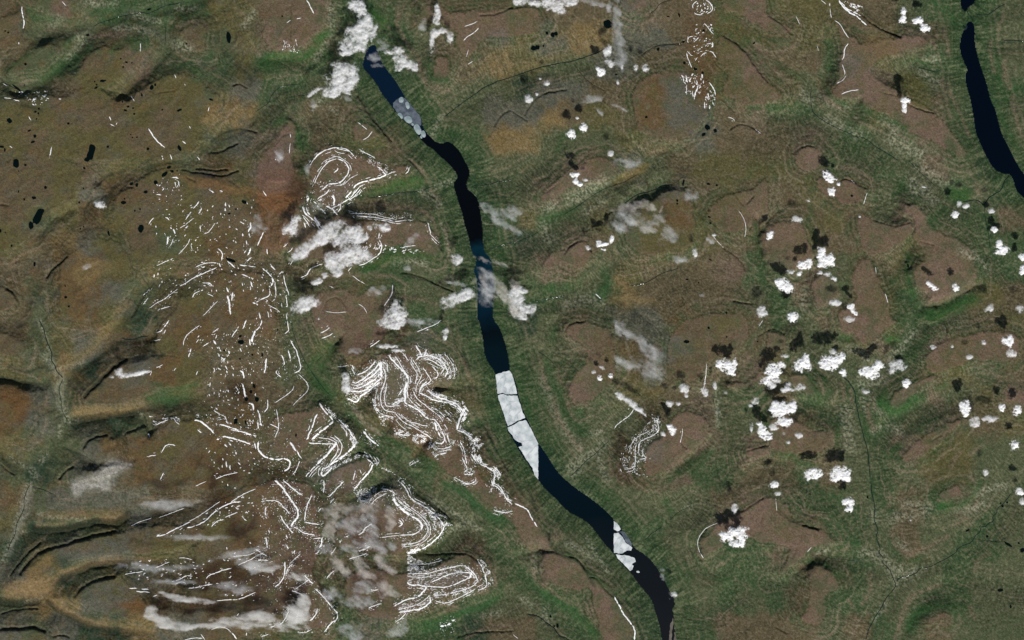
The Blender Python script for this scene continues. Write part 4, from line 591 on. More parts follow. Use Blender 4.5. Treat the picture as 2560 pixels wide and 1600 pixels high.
CLOUDS = parse_clouds("""
30 3 1275,185,35,50;1282,115,25,42 | 1425,190,62,42;1475,262,55,35 | 1297,950,40,45;1285,990,28,22;1290,1035,28,38
31 3 548,130,34,38;600,185,50,38;570,160,40,30 | 605,290,40,45;670,225,16,16 | 500,880,42,72;550,950,78,62;490,990,34,30;600,940,32,60 | 385,975,36,50;325,1000,48,40;290,1075,28,26
31 3 155,1180,92,62,35;110,1150,40,40 | 240,1480,62,46 | 790,1400,55,36,45;825,1450,25,22 | 1555,1195,58,34,40;1520,1165,26,24 | 1770,1200,30,46 | 2135,660,34,28 | 2205,850,74,46;2188,790,36,40 | 20,705,36,42
31 3 2405,915,34,38 | 2400,1045,34,46 | 1770,512,40,36
31 2 275,560,48,32 | 385,385,22,12 | 210,1060,38,26 | 490,1065,32,20;560,1080,36,22;620,1120,32,18,30 | 635,1350,58,28 | 1810,420,26,34;1872,430,32,30 | 2090,1400,52,32,-40 | 2385,1410,50,36 | 2110,480,34,26 | 865,535,18,12 | 1470,255,22,10 | 770,1500,50,30
32 3 320,430,86,72;345,370,50,40 | 590,400,98,72;690,360,50,55;700,495,42,44;540,420,50,50 | 960,500,98,58;1040,430,56,58;900,480,50,40 | 1310,600,42,48 | 2262,205,56,56 | 1862,820,64,60;1870,885,32,34 | 2212,830,32,40 | 2355,860,44,46
32 3 440,1450,84,52;380,1470,40,40 | 680,1440,115,58;740,1480,50,50;640,1490,60,40 | 10,1100,32,46 | 2330,1185,42,46
32 2 615,300,32,26 | 1222,430,88,46;1170,480,50,24 | 2305,310,48,42 | 2042,212,26,22 | 1560,255,34,20 | 1950,970,48,46 | 2110,935,64,36;2050,940,30,20 | 2060,1440,30,28 | 920,675,34,18 | 1740,250,16,14 | 1900,350,36,20 | 190,1160,22,16;290,1090,34,24
D 3 420,400,125,84;480,500,60,52;310,370,52,62;530,350,30,60 | 1040,480,110,100;1130,400,86,52;960,600,110,64 | 1150,985,172,112;1310,960,50,90;1190,1160,120,62;1060,920,60,40 | 900,1290,66,80;960,1370,76,36;865,1190,50,44
D 2 1010,660,70,44;1100,610,50,36 | 1400,690,74,48;1300,720,36,26 | 1240,680,46,60;1180,730,40,30 | 800,880,46,60;740,950,50,32 | 245,680,34,66 | 120,750,46,66 | 750,1230,28,66 | 1050,1230,60,40 | 1860,210,36,34 | 1200,270,60,26
D 1 290,1040,22,70 | 1240,1435,32,26 | 1390,1340,44,26 | 400,765,22,18 | 1180,1320,30,20
33 3 60,45,52,32 | 770,210,66,46;760,275,44,26 | 2385,110,46,46
33 2 2400,200,34,32 | 100,130,34,20 | 1350,380,10,8
23 3 2150,510,76,82,20;2170,590,40,46 | 2030,530,76,50;2080,480,40,30 | 2120,600,60,34
23 2 2102,270,32,40 | 1530,1080,30,22
22 3 830,545,28,30 | 932,530,26,24 | 1515,1040,44,46;1490,1000,30,26
22 2 1625,645,42,40 | 1650,710,20,30 | 1490,790,38,26 | 1430,1075,22,20 | 780,490,30,24;850,450,28,18 | 1570,790,20,20 | 950,870,1,1
21 3 590,140,50,26;600,195,30,34;640,230,26,20 | 870,795,44,18;940,745,24,50;820,790,26,34;865,845,26,14
21 2 690,185,24,20 | 715,830,26,20 | 1728,880,24,44 | 1910,710,22,12 | 2360,1440,44,52 | 30,1300,80,90;100,1420,100,70 | 60,1230,80,40
21 1 1880,760,40,30 | 1800,1280,30,20
20 3 560,1270,48,46 | 668,1205,42,40 | 840,685,42,42;820,650,22,24
20 2 617,1117,18,10 | 930,1450,28,26 | 1170,640,22,30 | 1260,640,34,34 | 905,490,40,58;930,590,50,40 | 328,788,34,22 | 155,930,36,36 | 265,745,13,14 | 235,890,14,16 | 998,770,12,28 | 1040,640,12,24
20 2 80,15,80,34;180,20,70,30;250,40,40,30 | 340,40,64,60;430,60,60,60;460,100,40,40 | 530,20,70,44;600,25,50,26;560,-20,100,40
20 1 930,50,34,76,25 | 995,120,34,130;1000,340,50,230;1030,520,60,110 | 1040,610,24,60 | 780,20,120,40,20
20 1 780,930,110,34;720,960,60,16 | 830,1050,22,50,-25 | 1000,1000,60,14,10;1050,1030,50,10,30
10 2 950,50,84,64;1000,130,52,60 | 1060,230,78,84;1000,260,80,60;960,320,110,76;1060,340,70,80;880,430,96,66;1000,440,60,50;850,500,70,30
10 2 830,650,124,72;800,750,140,74;880,720,80,100;860,810,80,80;700,860,110,44,-10;720,900,90,30;570,860,80,22,-25
10 2 1335,480,64,40;1260,496,60,14;1370,570,64,60;1440,610,70,40;1500,650,30,30;1350,640,50,30 | 1715,140,28,100;1700,200,30,50 | 1665,400,26,100,5;1700,310,50,40;1760,290,60,26;1830,350,38,50
10 1 1120,540,60,60 | 1200,430,56,60 | 1580,240,44,56 | 870,940,36,44 | 530,990,44,50 | 220,1460,40,56 | 1150,620,60,20
C 2 480,1110,260,60,-28;330,1210,150,60,-38;650,950,150,64,-28;560,1030,120,60,-28 | 830,970,60,40;860,1050,110,80;920,980,70,60;720,1090,90,56;950,1040,80,60
C 2 740,1290,160,80;860,1210,150,80;700,1390,90,60;960,1250,90,80;640,1330,60,60;800,1330,100,60 | 1105,935,52,40;1060,950,30,30 | 1215,945,56,50 | 250,870,56,60;190,960,90,70
C 1 1500,1090,34,110,42 | 490,715,64,34 | 80,170,44,66 | 380,320,34,66 | 1040,1260,80,50
C 2 580,1465,44,28 | 700,1440,60,40
11 2 450,1370,130,64,-30;520,1340,90,50 | 590,1140,46,28;560,1160,40,20 | 1892,940,44,60,-25 | 1900,1310,150,56,-24;1980,1270,80,44 | 1310,1430,84,100;1370,1480,50,50 | 590,1500,10,10
11 1 1150,1230,90,50 | 1420,1030,40,30 | 10,620,70,90 | 1900,1170,100,20,10
11 1.5 2220,960,160,22,16 | 2160,1080,60,30,60;2150,1150,90,34,70 | 2290,1190,130,44,55;2340,1270,110,46,45;2200,1260,90,26,30 | 2420,1400,110,46,40;2380,1330,90,40,40 | 2440,1180,60,40,40
11 1 2350,620,150,44,28 | 2230,480,120,40,30 | 2180,1200,90,150 | 2419,500,90,60
12 2 1270,35,110,50;1350,20,70,40;1300,60,60,30 | 1790,110,34,30;1780,160,18,30 | 845,600,48,90;870,640,26,60 | 1250,250,100,18 | 1340,290,60,16
12 1 1560,30,150,34 | 940,290,60,30
22 2 1100,770,150,28,35;1020,720,50,30,30;1200,850,80,18,40
22 1 1080,110,140,40,38;1200,190,130,44,32;1300,290,120,50,30 | 1120,420,150,60;1020,380,60,50 | 1350,450,100,150 | 1010,80,50,70 | 2020,800,1,1
21 1.5 1050,470,110,50;1180,420,110,34,-12;1270,430,110,30,25 | 1230,620,150,34,24;1320,660,60,40 | 1400,480,16,50,30
21 1 1030,590,90,90 | 1330,600,110,60,-30 | 1690,340,60,50 | 1600,930,80,40 | 1100,30,120,50 | 1480,700,90,60,30 | 1150,560,90,60
23 1 1420,880,30,70,-20 | 1520,1090,40,40
01 2 940,420,54,34,15
01 1 840,1000,70,22,-20
02 2 1230,515,170,24,-8;1340,490,70,16,-8 | 1130,505,50,44
03 1.7 1440,1270,60,80,-20;1520,1330,150,54,18;1640,1380,140,40,10;1850,1370,200,36;2100,1350,220,44,-6 | 1750,1130,260,30,6;1620,1100,120,24,15 | 2330,1340,200,70 | 1350,1000,0.1,0.1
03 1 1500,830,360,46 | 1800,540,360,30 | 2250,700,260,40,-12 | 2200,1020,180,60 | 2350,800,110,70,20 | 1600,240,300,60,-5 | 1650,960,200,30
13 1.7 80,1300,170,64;380,1280,110,90 | 380,1250,110,110;440,1180,60,90 | 300,1390,180,40 | 60,820,150,50 | 400,920,100,44,10
13 1.5 900,270,250,50;760,330,110,40;1050,250,120,40 | 730,400,80,80,30;700,480,60,90 | 760,780,60,110,-25;820,850,90,50,30 | 1030,880,110,60,30;980,760,60,110,-20 | 1180,760,60,90,-30;1260,860,70,50 | 1270,350,60,120 | 1270,1060,110,60;1200,1000,60,60
13 1 900,450,120,100,-20 | 1080,430,70,170 | 960,620,170,50,-15 | 1330,1410,90,90 | 900,1430,110,80 | 1180,620,140,80 | 640,650,90,50 | 1050,1010,150,60 | 720,1080,100,60 | 960,1150,170,50
12 1 1540,10,120,30 | 400,-30,1,1
""")
CLOUDS = [(g, l) for g, l in CLOUDS if l[0][2] > 0.8]

PONDS = {
'00': "95,1145,22,24;2158,350,20,55,-8;55,298,8,6;82,312,9,8;245,610,12,12;222,810,8,15;160,835,55,9,38;825,330,16,10;1405,87,18,8;975,768,25,10;912,833,15,8,-25;1145,560,8,6;1198,592,14,8;1168,637,9,8;1250,597,7,5;1435,830,16,22;1470,805,10,13;1343,900,9,14;1160,965,8,8;1215,1010,12,8;1188,1045,16,9;1262,1025,9,7;1272,1080,10,8;1998,945,20,8;1698,1045,28,10,-25;1537,1040,9,6;372,1030,9,9;340,1060,10,9;367,1075,9,9;350,1127,7,7;650,1170,16,9;282,1238,18,7,-20;335,1290,14,14;315,1345,16,10;20,1390,22,10;50,1420,8,16;865,1440,40,70,15;1023,1390,12,9;1402,1410,13,13;1698,1400,12,30;1255,1303,7,6;1298,1300,8,6;1240,1275,7,6;900,775,7,6;918,803,8,6;1765,418,9,6",
'01': "158,35,28,42;245,50,12,9;825,0,28,18;1560,137,32,16,-38;1600,72,22,12,-25;1630,110,15,12;1678,104,7,6;1475,215,20,18;1245,228,20,13;1297,240,13,18;1382,305,18,14;1172,405,22,16;1182,370,7,7;1328,467,8,8;1278,482,9,7;1335,650,26,35;1030,695,9,25;365,540,34,90,35;298,620,26,34;435,262,14,13;180,300,7,10;235,375,10,10;325,360,20,12;180,108,6,5;10,672,10,16;55,688,6,5;760,652,6,9;790,632,6,6;115,812,8,10;322,985,12,20;150,972,4,12;625,1298,15,10;655,1385,9,9;620,1190,5,12;750,402,10,8;790,270,7,7;2185,950,50,12,20;2310,400,25,15;2230,468,8,6;2168,510,14,7;1315,70,6,5;800,80,14,10",
'02': "2275,155,14,10;2280,210,30,18;2330,750,14,18;2373,680,15,15;2402,625,14,20;2230,960,22,25;2325,970,9,22;2120,290,10,9;2385,330,8,10;2270,370,9,8",
'12': "10,750,18,22;60,330,12,14;205,95,6,9;380,1090,9,14",
'20': "905,228,36,42;205,455,26,22;240,450,22,20;298,435,8,9;385,330,20,22;415,320,18,16;330,315,12,14;1580,145,9,18;1620,397,14,9;1382,467,16,14;1628,597,13,13;1812,292,12,12;1733,655,15,14;1845,1205,28,22,35;1920,1237,16,18;1812,1272,24,12;1268,1110,14,9;985,705,14,6;1475,158,13,5;1800,693,12,14;2285,410,14,7,-35",
'21': "1620,215,9,32;1855,228,16,10;1935,240,10,10;1560,385,10,12;1560,415,9,7;1875,945,14,5;1655,1130,13,7;1765,1160,7,7;1862,540,16,6;1875,598,12,7;2025,1445,9,12",
'22': "1857,75,10,12;1648,207,24,15;2028,160,7,7;2320,205,8,6",
'30': "1858,250,5,16",
'33': "945,165,9,12;2200,1045,28,14;2295,1200,9,14;1890,480,20,8;2075,535,14,9;2270,610,40,12,28;2405,665,22,18;2222,250,12,10;2265,215,10,9;2205,222,8,6;2370,598,10,8",
'23': "365,1293,11,12;430,1380,12,22;400,1385,8,8",
'31': "790,340,9,12,40;1325,1000,9,17",
'10': "250,158,8,7;1860,600,1,1",
}

# landmarks for telling things apart: text, x, y in survey pixels
MARKS = [
 ("the long lake's ice sheet", 1295, 1010), ("the long lake's cloudy end", 905, 130),
 ("the snow ringed dome", 845, 430), ("the black narrows", 1150, 430),
 ("the grey broken lake ice", 1035, 285), ("the east lake", 2480, 230), ("the top right corner lake", 2420, 10),
 ("the braided river fork", 2240, 1450), ("the hairpin snow spur", 1010, 960),
 ("the narrow tongue spur", 1130, 1440), ("the wide banded snow spur", 1030, 1300),
 ("the snowy lakeside rim", 1160, 1060), ("the straight dark canyon", 270, 1045),
 ("the long winding canyon", 200, 1320), ("the bottom left canyon", 60, 1500),
 ("the Y shaped valley", 160, 930), ("the top left valley", 320, 60),
 ("the left edge heath", 60, 520), ("the largest dark pond", 228, 385),
 ("the rusty western moor", 230, 700), ("the orange ground ponds", 420, 440),
 ("the snow streaked tableland", 560, 640), ("the long snow wall", 690, 760),
 ("the green fork valley", 790, 950), ("the snow patched moor", 560, 1060),
 ("the bottom left veil", 520, 1530), ("the brown cloud veil", 900, 1400),
 ("the big ragged cloud", 820, 620), ("the top centre mesa", 730, 80),
 ("the teal lake veil", 1230, 700), ("the snow freckled hill", 1740, 120),
 ("the ochre moor", 1400, 80), ("the northern slanting valley", 1400, 230),
 ("the swirling high cloud", 1590, 540), ("the snowy bowl", 1590, 1110),
 ("the lower lakeside mesa", 1430, 1440), ("the open water bend", 1440, 1240),
 ("the lower lake ice", 1560, 1370), ("the lower pink plateau", 1900, 1340),
 ("the largest pink plateau", 2150, 760), ("the dense cloud cluster", 1960, 920),
 ("the long pink ridge", 2280, 1130), ("the right edge clouds", 2480, 980),
 ("the broad green slope", 2380, 560), ("the pink lakeside mesa", 2300, 330),
 ("the top right scarp", 2110, 30), ("the brown central basin", 1990, 540),
 ("the flat brown heath", 1800, 640), ("the upper heath streaks", 400, 330),
 ("the bottom right corner", 2500, 1560), ("the bottom centre slopes", 1300, 1560),
 ("the western mesa tip", 1070, 570),
]
# ------------------------------------------------------------------ numeric helpers
_perm = rng.permutation(512)
_ga = rng.uniform(0, 2 * np.pi, 512)
_gx, _gy = np.cos(_ga), np.sin(_ga)

def perlin(x, y):
    xi = np.floor(x).astype(np.int64); yi = np.floor(y).astype(np.int64)
    xf = x - xi; yf = y - yi
    u = xf * xf * xf * (xf * (xf * 6 - 15) + 10); v = yf * yf * yf * (yf * (yf * 6 - 15) + 10)
    def g(ix, iy, dx, dy):
        h = _perm[(_perm[ix & 511] + iy) & 511]
        return _gx[h] * dx + _gy[h] * dy
    a = g(xi, yi, xf, yf); b = g(xi + 1, yi, xf - 1, yf)
    c = g(xi, yi + 1, xf, yf - 1); d = g(xi + 1, yi + 1, xf - 1, yf - 1)
    return (a + (b - a) * u + ((c + (d - c) * u) - (a + (b - a) * u)) * v) * 1.5

def fbm(x, y, scale, octv=4, seed=0, gain=0.5):
    """-1..1 fractal noise, scale in survey pixels"""
    x = np.asarray(x, float) / scale + seed * 17.31; y = np.asarray(y, float) / scale + seed * 9.77
    s = 0.0; a = 1.0; t = 0.0
    ca, sa = math.cos(0.6), math.sin(0.6)
    for _ in range(octv):
        s = s + a * perlin(x, y); t += a; a *= gain
        x, y = (x * ca - y * sa) * 2.03 + 3.1, (x * sa + y * ca) * 2.03 + 7.7
    return s / t * 1.25

def smooth(a, b, x):
    t = np.clip((x - a) / (b - a), 0, 1)
    return t * t * (3 - 2 * t)

def dens(pts, step=1.5):
    """resample a polyline"""
    p = np.array(pts, float)
    seg = np.hypot(*(p[1:] - p[:-1]).T)
    s = np.concatenate([[0], np.cumsum(seg)])
    n = max(2, int(s[-1] / step) + 1)
    t = np.linspace(0, s[-1], n)
    return np.stack([np.interp(t, s, p[:, 0]), np.interp(t, s, p[:, 1])], 1), s[-1]

def soften(pts, n=2):
    """Chaikin corner cutting, ends kept"""
    p = np.array(pts, float)
    for _ in range(n):
        if len(p) < 3:
            break
        q = 0.75 * p[:-1] + 0.25 * p[1:]; r = 0.25 * p[:-1] + 0.75 * p[1:]
        m = np.empty((2 * len(q), 2)); m[0::2] = q; m[1::2] = r
        m[0] = p[0]; m[-1] = p[-1]; p = m
    return p

def soften_closed(pts, n=2):
    p = np.array(pts, float)
    for _ in range(n):
        nx = np.roll(p, -1, 0)
        m = np.empty((2 * len(p), 2)); m[0::2] = 0.75 * p + 0.25 * nx; m[1::2] = 0.25 * p + 0.75 * nx
        p = m
    return p

# ------------------------------------------------------------------ rasters over the survey area
ST = 2.1
XS = np.arange(-63.0, 2624.0, ST); YS = np.arange(-63.0, 1664.0, ST)
NX, NY = len(XS), len(YS)
GX, GY = np.meshgrid(XS, YS)
ST2 = 4.2
XS2 = np.arange(-200.0, 2760.0, ST2); YS2 = np.arange(-200.0, 1800.0, ST2)

def inside(poly, xs, ys, out):
    p = np.array(poly, float)
    i0, i1 = np.searchsorted(xs, p[:, 0].min()), np.searchsorted(xs, p[:, 0].max()) + 1
    j0, j1 = np.searchsorted(ys, p[:, 1].min()), np.searchsorted(ys, p[:, 1].max()) + 1
    i0 = max(i0 - 1, 0); j0 = max(j0 - 1, 0)
    if i1 <= i0 or j1 <= j0:
        return
    X = xs[i0:i1][None, :]
    m = np.zeros((len(ys[j0:j1]), X.shape[1]), bool)
    Y = ys[j0:j1][:, None]
    q = np.roll(p, -1, 0)
    for (x1, y1), (x2, y2) in zip(p, q):
        if y1 == y2:
            continue
        c = (Y > min(y1, y2)) & (Y <= max(y1, y2))
        rows = c[:, 0]
        if not rows.any():
            continue
        xc = x1 + (Y[rows] - y1) * (x2 - x1) / (y2 - y1)
        m[rows] ^= (X < xc)
    out[j0:j1, i0:i1] |= m

def jfa(mask):
    """distance (cells) and nearest index of the true cells"""
    h, w = mask.shape
    bi = np.where(mask, np.arange(h * w).reshape(h, w), -1)
    yy, xx = np.mgrid[0:h, 0:w]
    bd = np.where(mask, 0.0, 1e12)
    k = 512
    while k >= 1:
        for dy in (-k, 0, k):
            for dx in (-k, 0, k):
                if dx == 0 and dy == 0:
                    continue
                ys0, ys1 = max(0, -dy), min(h, h - dy); xs0, xs1 = max(0, -dx), min(w, w - dx)
                if ys1 <= ys0 or xs1 <= xs0:
                    continue
                cand = bi[ys0 + dy:ys1 + dy, xs0 + dx:xs1 + dx]
                cy = cand // w; cx = cand - cy * w
                d = (cy - yy[ys0:ys1, xs0:xs1]) ** 2 + (cx - xx[ys0:ys1, xs0:xs1]) ** 2
                cur = bd[ys0:ys1, xs0:xs1]
                better = (cand >= 0) & (d < cur)
                cur[better] = d[better]
                bi[ys0:ys1, xs0:xs1][better] = cand[better]
        k //= 2
    return np.sqrt(bd), bi

def bil(arr, u, v):
    h, w = arr.shape[:2]
    u = np.clip(u, 0, w - 1.001); v = np.clip(v, 0, h - 1.001)
    i = u.astype(np.int64); j = v.astype(np.int64)
    fu = u - i; fv = v - j
    if arr.ndim == 3:
        fu = fu[..., None]; fv = fv[..., None]
    return (arr[j, i] * (1 - fu) + arr[j, i + 1] * fu) * (1 - fv) + (arr[j + 1, i] * (1 - fu) + arr[j + 1, i + 1] * fu) * fv

def at2(arr, x, y):
    return bil(arr, (x - XS2[0]) / ST2, (y - YS2[0]) / ST2)

def lines_mask(paths):
    m = np.zeros((len(YS2), len(XS2)), bool)
    for _, _, pts in paths:
        p, _ = dens(pts, 2.0)
        i = ((p[:, 0] - XS2[0]) / ST2).round().astype(int); j = ((p[:, 1] - YS2[0]) / ST2).round().astype(int)
        ok = (i >= 0) & (i < m.shape[1]) & (j >= 0) & (j < m.shape[0])
        m[j[ok], i[ok]] = True
    return m

lakes_soft = [soften_closed(LAKE_MAIN, 1), soften_closed(LAKE_EAST, 1), soften_closed(LAKE_TOP, 1)]
lake2 = np.zeros((len(YS2), len(XS2)), bool)
for p in lakes_soft:
    inside(p, XS2, YS2, lake2)
plat2 = np.zeros_like(lake2)
for _, _, p in PLATEAUS:
    inside(soften_closed(p, 2), XS2, YS2, plat2)
plat2 &= ~lake2
vm = lines_mask(VALLEYS)
dV = jfa(vm | lake2)[0] * ST2 * KM
dP = jfa(plat2)[0] * ST2 * KM
dPi = jfa(~plat2)[0] * ST2 * KM
dL = jfa(lake2)[0] * ST2 * KM
canyon_soft = [(k, w, soften(p, 1)) for k, w, p in CANYONS]
river_soft = [(k, w, soften(p, 1)) for k, w, p in RIVERS]

# warp so that traced outlines get natural, crenellated edges; none beside the lakes
wx = fbm(GX, GY, 70, 4, 1) * 13 + fbm(GX, GY, 14, 2, 2) * 3.0
wy = fbm(GX, GY, 70, 4, 3) * 13 + fbm(GX, GY, 14, 2, 4) * 3.0
nearL = smooth(0.2, 2.0, at2(dL, GX, GY))
WX, WY = GX + wx * nearL, GY + wy * nearL
dv = at2(dV, GX + wx * nearL * 0.4, GY + wy * nearL * 0.4)
dp = at2(dP, WX, WY); dpi = at2(dPi, WX, WY); dl = at2(dL, GX, GY)
del wx, wy

big = fbm(GX, GY, 260, 4, 5)
T = dv / (dv + dp + 0.05 + 0.45 * np.exp(-dv / 0.8))
T2 = (0.80 + 0.10 * big) * (1 - np.exp(-dv / 3.0))
T = np.maximum(T, T2 * (0.55 + 0.45 * smooth(0.0, 5.0, dp)))
T = T + 0.035 * fbm(GX, GY, 45, 3, 6) * smooth(0, 1.0, dv)
T = np.clip(T, 0, 1.05)
S = T * T * (3 - 2 * T) * 0.55 + T * 0.45
H = 0.14 + 0.74 * S
rim = smooth(0.34, 0.0, dp) * smooth(-0.5, 0.5, fbm(GX, GY, 120, 3, 7) + 0.25)
H = H + 0.075 * rim                                             # caprock scarp round the tablelands
Hs = H.copy()
gy, gx = np.gradient(Hs, ST * KM)
slope = np.hypot(gx, gy)

def lakeMask0():
    m = np.zeros((NY, NX), bool)
    for p in lakes_soft:
        inside(p, XS, YS, m)
    return m

def lic(noise, dx, dy, n, step):
    h, w = noise.shape
    acc = noise.copy()
    for sgn in (1, -1):
        u, v = np.meshgrid(np.arange(w, dtype=np.float32), np.arange(h, dtype=np.float32))
        for _ in range(n):
            i = np.clip(u, 0, w - 1).astype(np.int32); j = np.clip(v, 0, h - 1).astype(np.int32)
            ddx = dx[j, i]; ddy = dy[j, i]
            u = u + sgn * step * ddx; v = v + sgn * step * ddy
            i = np.clip(u, 0, w - 1).astype(np.int32); j = np.clip(v, 0, h - 1).astype(np.int32)
            acc = acc + noise[j, i]
    acc = acc / (2 * n + 1)
    return (acc - acc.mean()) / acc.std()

nz = (slope + 1e-6)
nearlake = smooth(5.0, 3.0, dl)
lgy, lgx = np.gradient(at2(dL, GX, GY), ST * KM); ll = np.hypot(lgx, lgy) + 1e-6
vgy, vgx = np.gradient(at2(dV, GX, GY), ST * KM); vl = np.hypot(vgx, vgy) + 1e-6
ax = (gx / nz + 0.7 * vgx / vl) * (1 - nearlake) + (lgx / ll + 0.25 * gx / nz) * nearlake
ay = (gy / nz + 0.7 * vgy / vl) * (1 - nearlake) + (lgy / ll + 0.25 * gy / nz) * nearlake
al = np.hypot(ax, ay) + 1e-6
dirx, diry = (ax / al).astype(np.float32), (ay / al).astype(np.float32)
hdx, hdy = (gx / nz).astype(np.float32), (gy / nz).astype(np.float32)
del lgy, lgx, vgy, vgx, ll, vl, ax, ay, al
n_fine = rng.normal(size=(NY, NX)).astype(np.float32)
n_mid = fbm(GX, GY, 5.0, 2, 8).astype(np.float32)
n_lng = fbm(GX, GY, 6.0, 2, 81).astype(np.float32)
gul_f = np.clip(lic(n_fine, dirx, diry, 4, 0.8), -2.5, 2.5)
gul_m = np.clip(lic(n_mid, dirx, diry, 3, 1.0), -2.5, 2.5)
gul_l = np.clip(lic(n_lng, dirx, diry, 12, 1.2), -2.5, 2.5)
con_f = np.clip(lic(rng.normal(size=(NY, NX)).astype(np.float32), -hdy, hdx, 9, 0.9), -2.5, 2.5)
gul = (0.85 * gul_f + 0.65 * gul_m) * (1 - nearlake) + (0.45 * gul_f + 1.0 * gul_l) * nearlake
sl = smooth(0.02, 0.18, slope)
flank = sl * smooth(0.0, 0.25, dpi * 0 + dp + 0.02) * smooth(0.05, 0.35, dv)

# streams gather downhill (steepest descent), giving branching gullies
Hd = Hs + 0.050 * fbm(GX, GY, 34, 3, 13) + 0.020 * fbm(GX, GY, 9, 3, 14) + 0.25 * np.minimum(dv, 1.2) * 0.3
Hd[lakeMask0()] = -1.0
best = np.full((NY, NX), 1e-9); rec = np.arange(NX * NY).reshape(NY, NX)
ind = rec.copy()
for dy_, dx_ in ((-1, 0), (1, 0), (0, -1), (0, 1), (-1, -1), (-1, 1), (1, -1), (1, 1)):
    y0_, y1_ = max(0, -dy_), min(NY, NY - dy_); x0_, x1_ = max(0, -dx_), min(NX, NX - dx_)
    drop = (Hd[y0_:y1_, x0_:x1_] - Hd[y0_ + dy_:y1_ + dy_, x0_ + dx_:x1_ + dx_]) / math.hypot(dx_, dy_)
    b_ = best[y0_:y1_, x0_:x1_]; mm = drop > b_
    b_[mm] = drop[mm]; rec[y0_:y1_, x0_:x1_][mm] = ind[y0_ + dy_:y1_ + dy_, x0_ + dx_:x1_ + dx_][mm]
order = np.argsort(-Hd.ravel()).tolist(); rl = rec.ravel().tolist(); acc = [1] * (NX * NY)
for i_ in order:
    r_ = rl[i_]
    if r_ != i_:
        acc[r_] += acc[i_]
acc = np.array(acc, float).reshape(NY, NX)
STREAM = smooth(4.6, 8.5, np.log2(acc))
def blur(a, n=1):
    for _ in range(n):
        a = (a + np.roll(a, 1, 0) + np.roll(a, -1, 0)) / 3
        a = (a + np.roll(a, 1, 1) + np.roll(a, -1, 1)) / 3
    return a
SB = blur(STREAM, 2)
STREAM = np.maximum(STREAM * 0.8, blur(STREAM, 1))
del acc, order, rl, best, rec, ind, Hd

# basalt steps
NB = 15.0
NB = 20.0
q = H * NB + 0.35 * fbm(GX, GY, 150, 3, 9)
fr = q - np.floor(q)
Ht = (np.floor(q) + smooth(0.25, 0.75, fr)) / NB - 0.35 * fbm(GX, GY, 150, 3, 9) / NB
H = H + (Ht - H) * 0.55 * sl
H = H - 0.028 * STREAM * (0.25 + 0.75 * sl)
H = H + flank * (0.012 * gul) + 0.004 * con_f * sl
ca_, sa_ = math.cos(math.radians(-38)), math.sin(math.radians(-38))
ru, rv = GX * ca_ + GY * sa_, (-GX * sa_ + GY * ca_)
westH = 1 - smooth(600, 900, GX)
fold = 1 - 2.0 * np.abs(fbm(ru * 0.42, rv, 34, 4, 15))
fold2 = 1 - 2.0 * np.abs(fbm(ru * 0.5, rv, 90, 4, 16))
H = H + westH * (0.030 * fold + 0.055 * fold2) * smooth(0.1, 0.8, dv) + (1 - westH) * 0.012 * fold
H = H + 0.009 * fbm(GX, GY, 5.5, 2, 17)
H = H + 0.024 * fbm(GX, GY, 16, 3, 10) * (0.3 + 0.7 * sl) + 0.030 * fbm(GX, GY, 60, 3, 11) * smooth(0.1, 0.6, dv)

# canyons: cut with a steep wall; rivers: shallow grooves
def cut(paths, depth_of, width_of, Hh):
    for _, w, pts in paths:
        p, L = dens(pts, 3.0)
        sa_ = np.arange(len(p)) * 3.0
        tp = np.gradient(p, axis=0); tp /= (np.hypot(tp[:, 0], tp[:, 1])[:, None] + 1e-9)
        p = p + np.stack([-tp[:, 1], tp[:, 0]], 1) * (fbm(sa_, sa_ * 0 + pts[0][0], 16, 3, 40) * (1.0 + 0.35 * w))[:, None]
        west_ = pts[0][0] < 425 and w >= 5
        for s in range(0, len(p), 24):
            c = p[s:s + 26]
            r = width_of(w) * 3.2 / KM
            i0, i1 = np.searchsorted(XS, c[:, 0].min() - r), np.searchsorted(XS, c[:, 0].max() + r)
            j0, j1 = np.searchsorted(YS, c[:, 1].min() - r), np.searchsorted(YS, c[:, 1].max() + r)
            if i1 <= i0 or j1 <= j0:
                continue
            X = GX[j0:j1, i0:i1]; Y = GY[j0:j1, i0:i1]
            d2 = np.full(X.shape, 1e9)
            for a, b in zip(c[:-1], c[1:]):
                ab = b - a; l2 = (ab ** 2).sum() + 1e-9
                t = np.clip(((X - a[0]) * ab[0] + (Y - a[1]) * ab[1]) / l2, 0, 1)
                d2 = np.minimum(d2, (X - a[0] - t * ab[0]) ** 2 + (Y - a[1] - t * ab[1]) ** 2)
            d = np.sqrt(d2) * KM
            ends = min(1.0, 0.75 + min(s, len(p) - s) / 30.0)
            ff = 1.0 if (west_ or Hh is None) else 1.15 * (0.7 + 0.6 * fbm(np.array([c[0][0]]), np.array([c[0][1]]), 30, 2, 41)[0])
            CUTD[j0:j1, i0:i1] = np.maximum(CUTD[j0:j1, i0:i1], ends * ff * depth_of(w) * np.exp(-(d / width_of(w)) ** 2))

CUTD = np.zeros_like(H)
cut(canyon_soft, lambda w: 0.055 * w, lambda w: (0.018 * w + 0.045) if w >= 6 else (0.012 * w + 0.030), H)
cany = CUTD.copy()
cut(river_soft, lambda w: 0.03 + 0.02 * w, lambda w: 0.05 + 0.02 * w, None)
H = H - CUTD * (1.0 + 0.35 * fbm(GX, GY, 22, 2, 12))

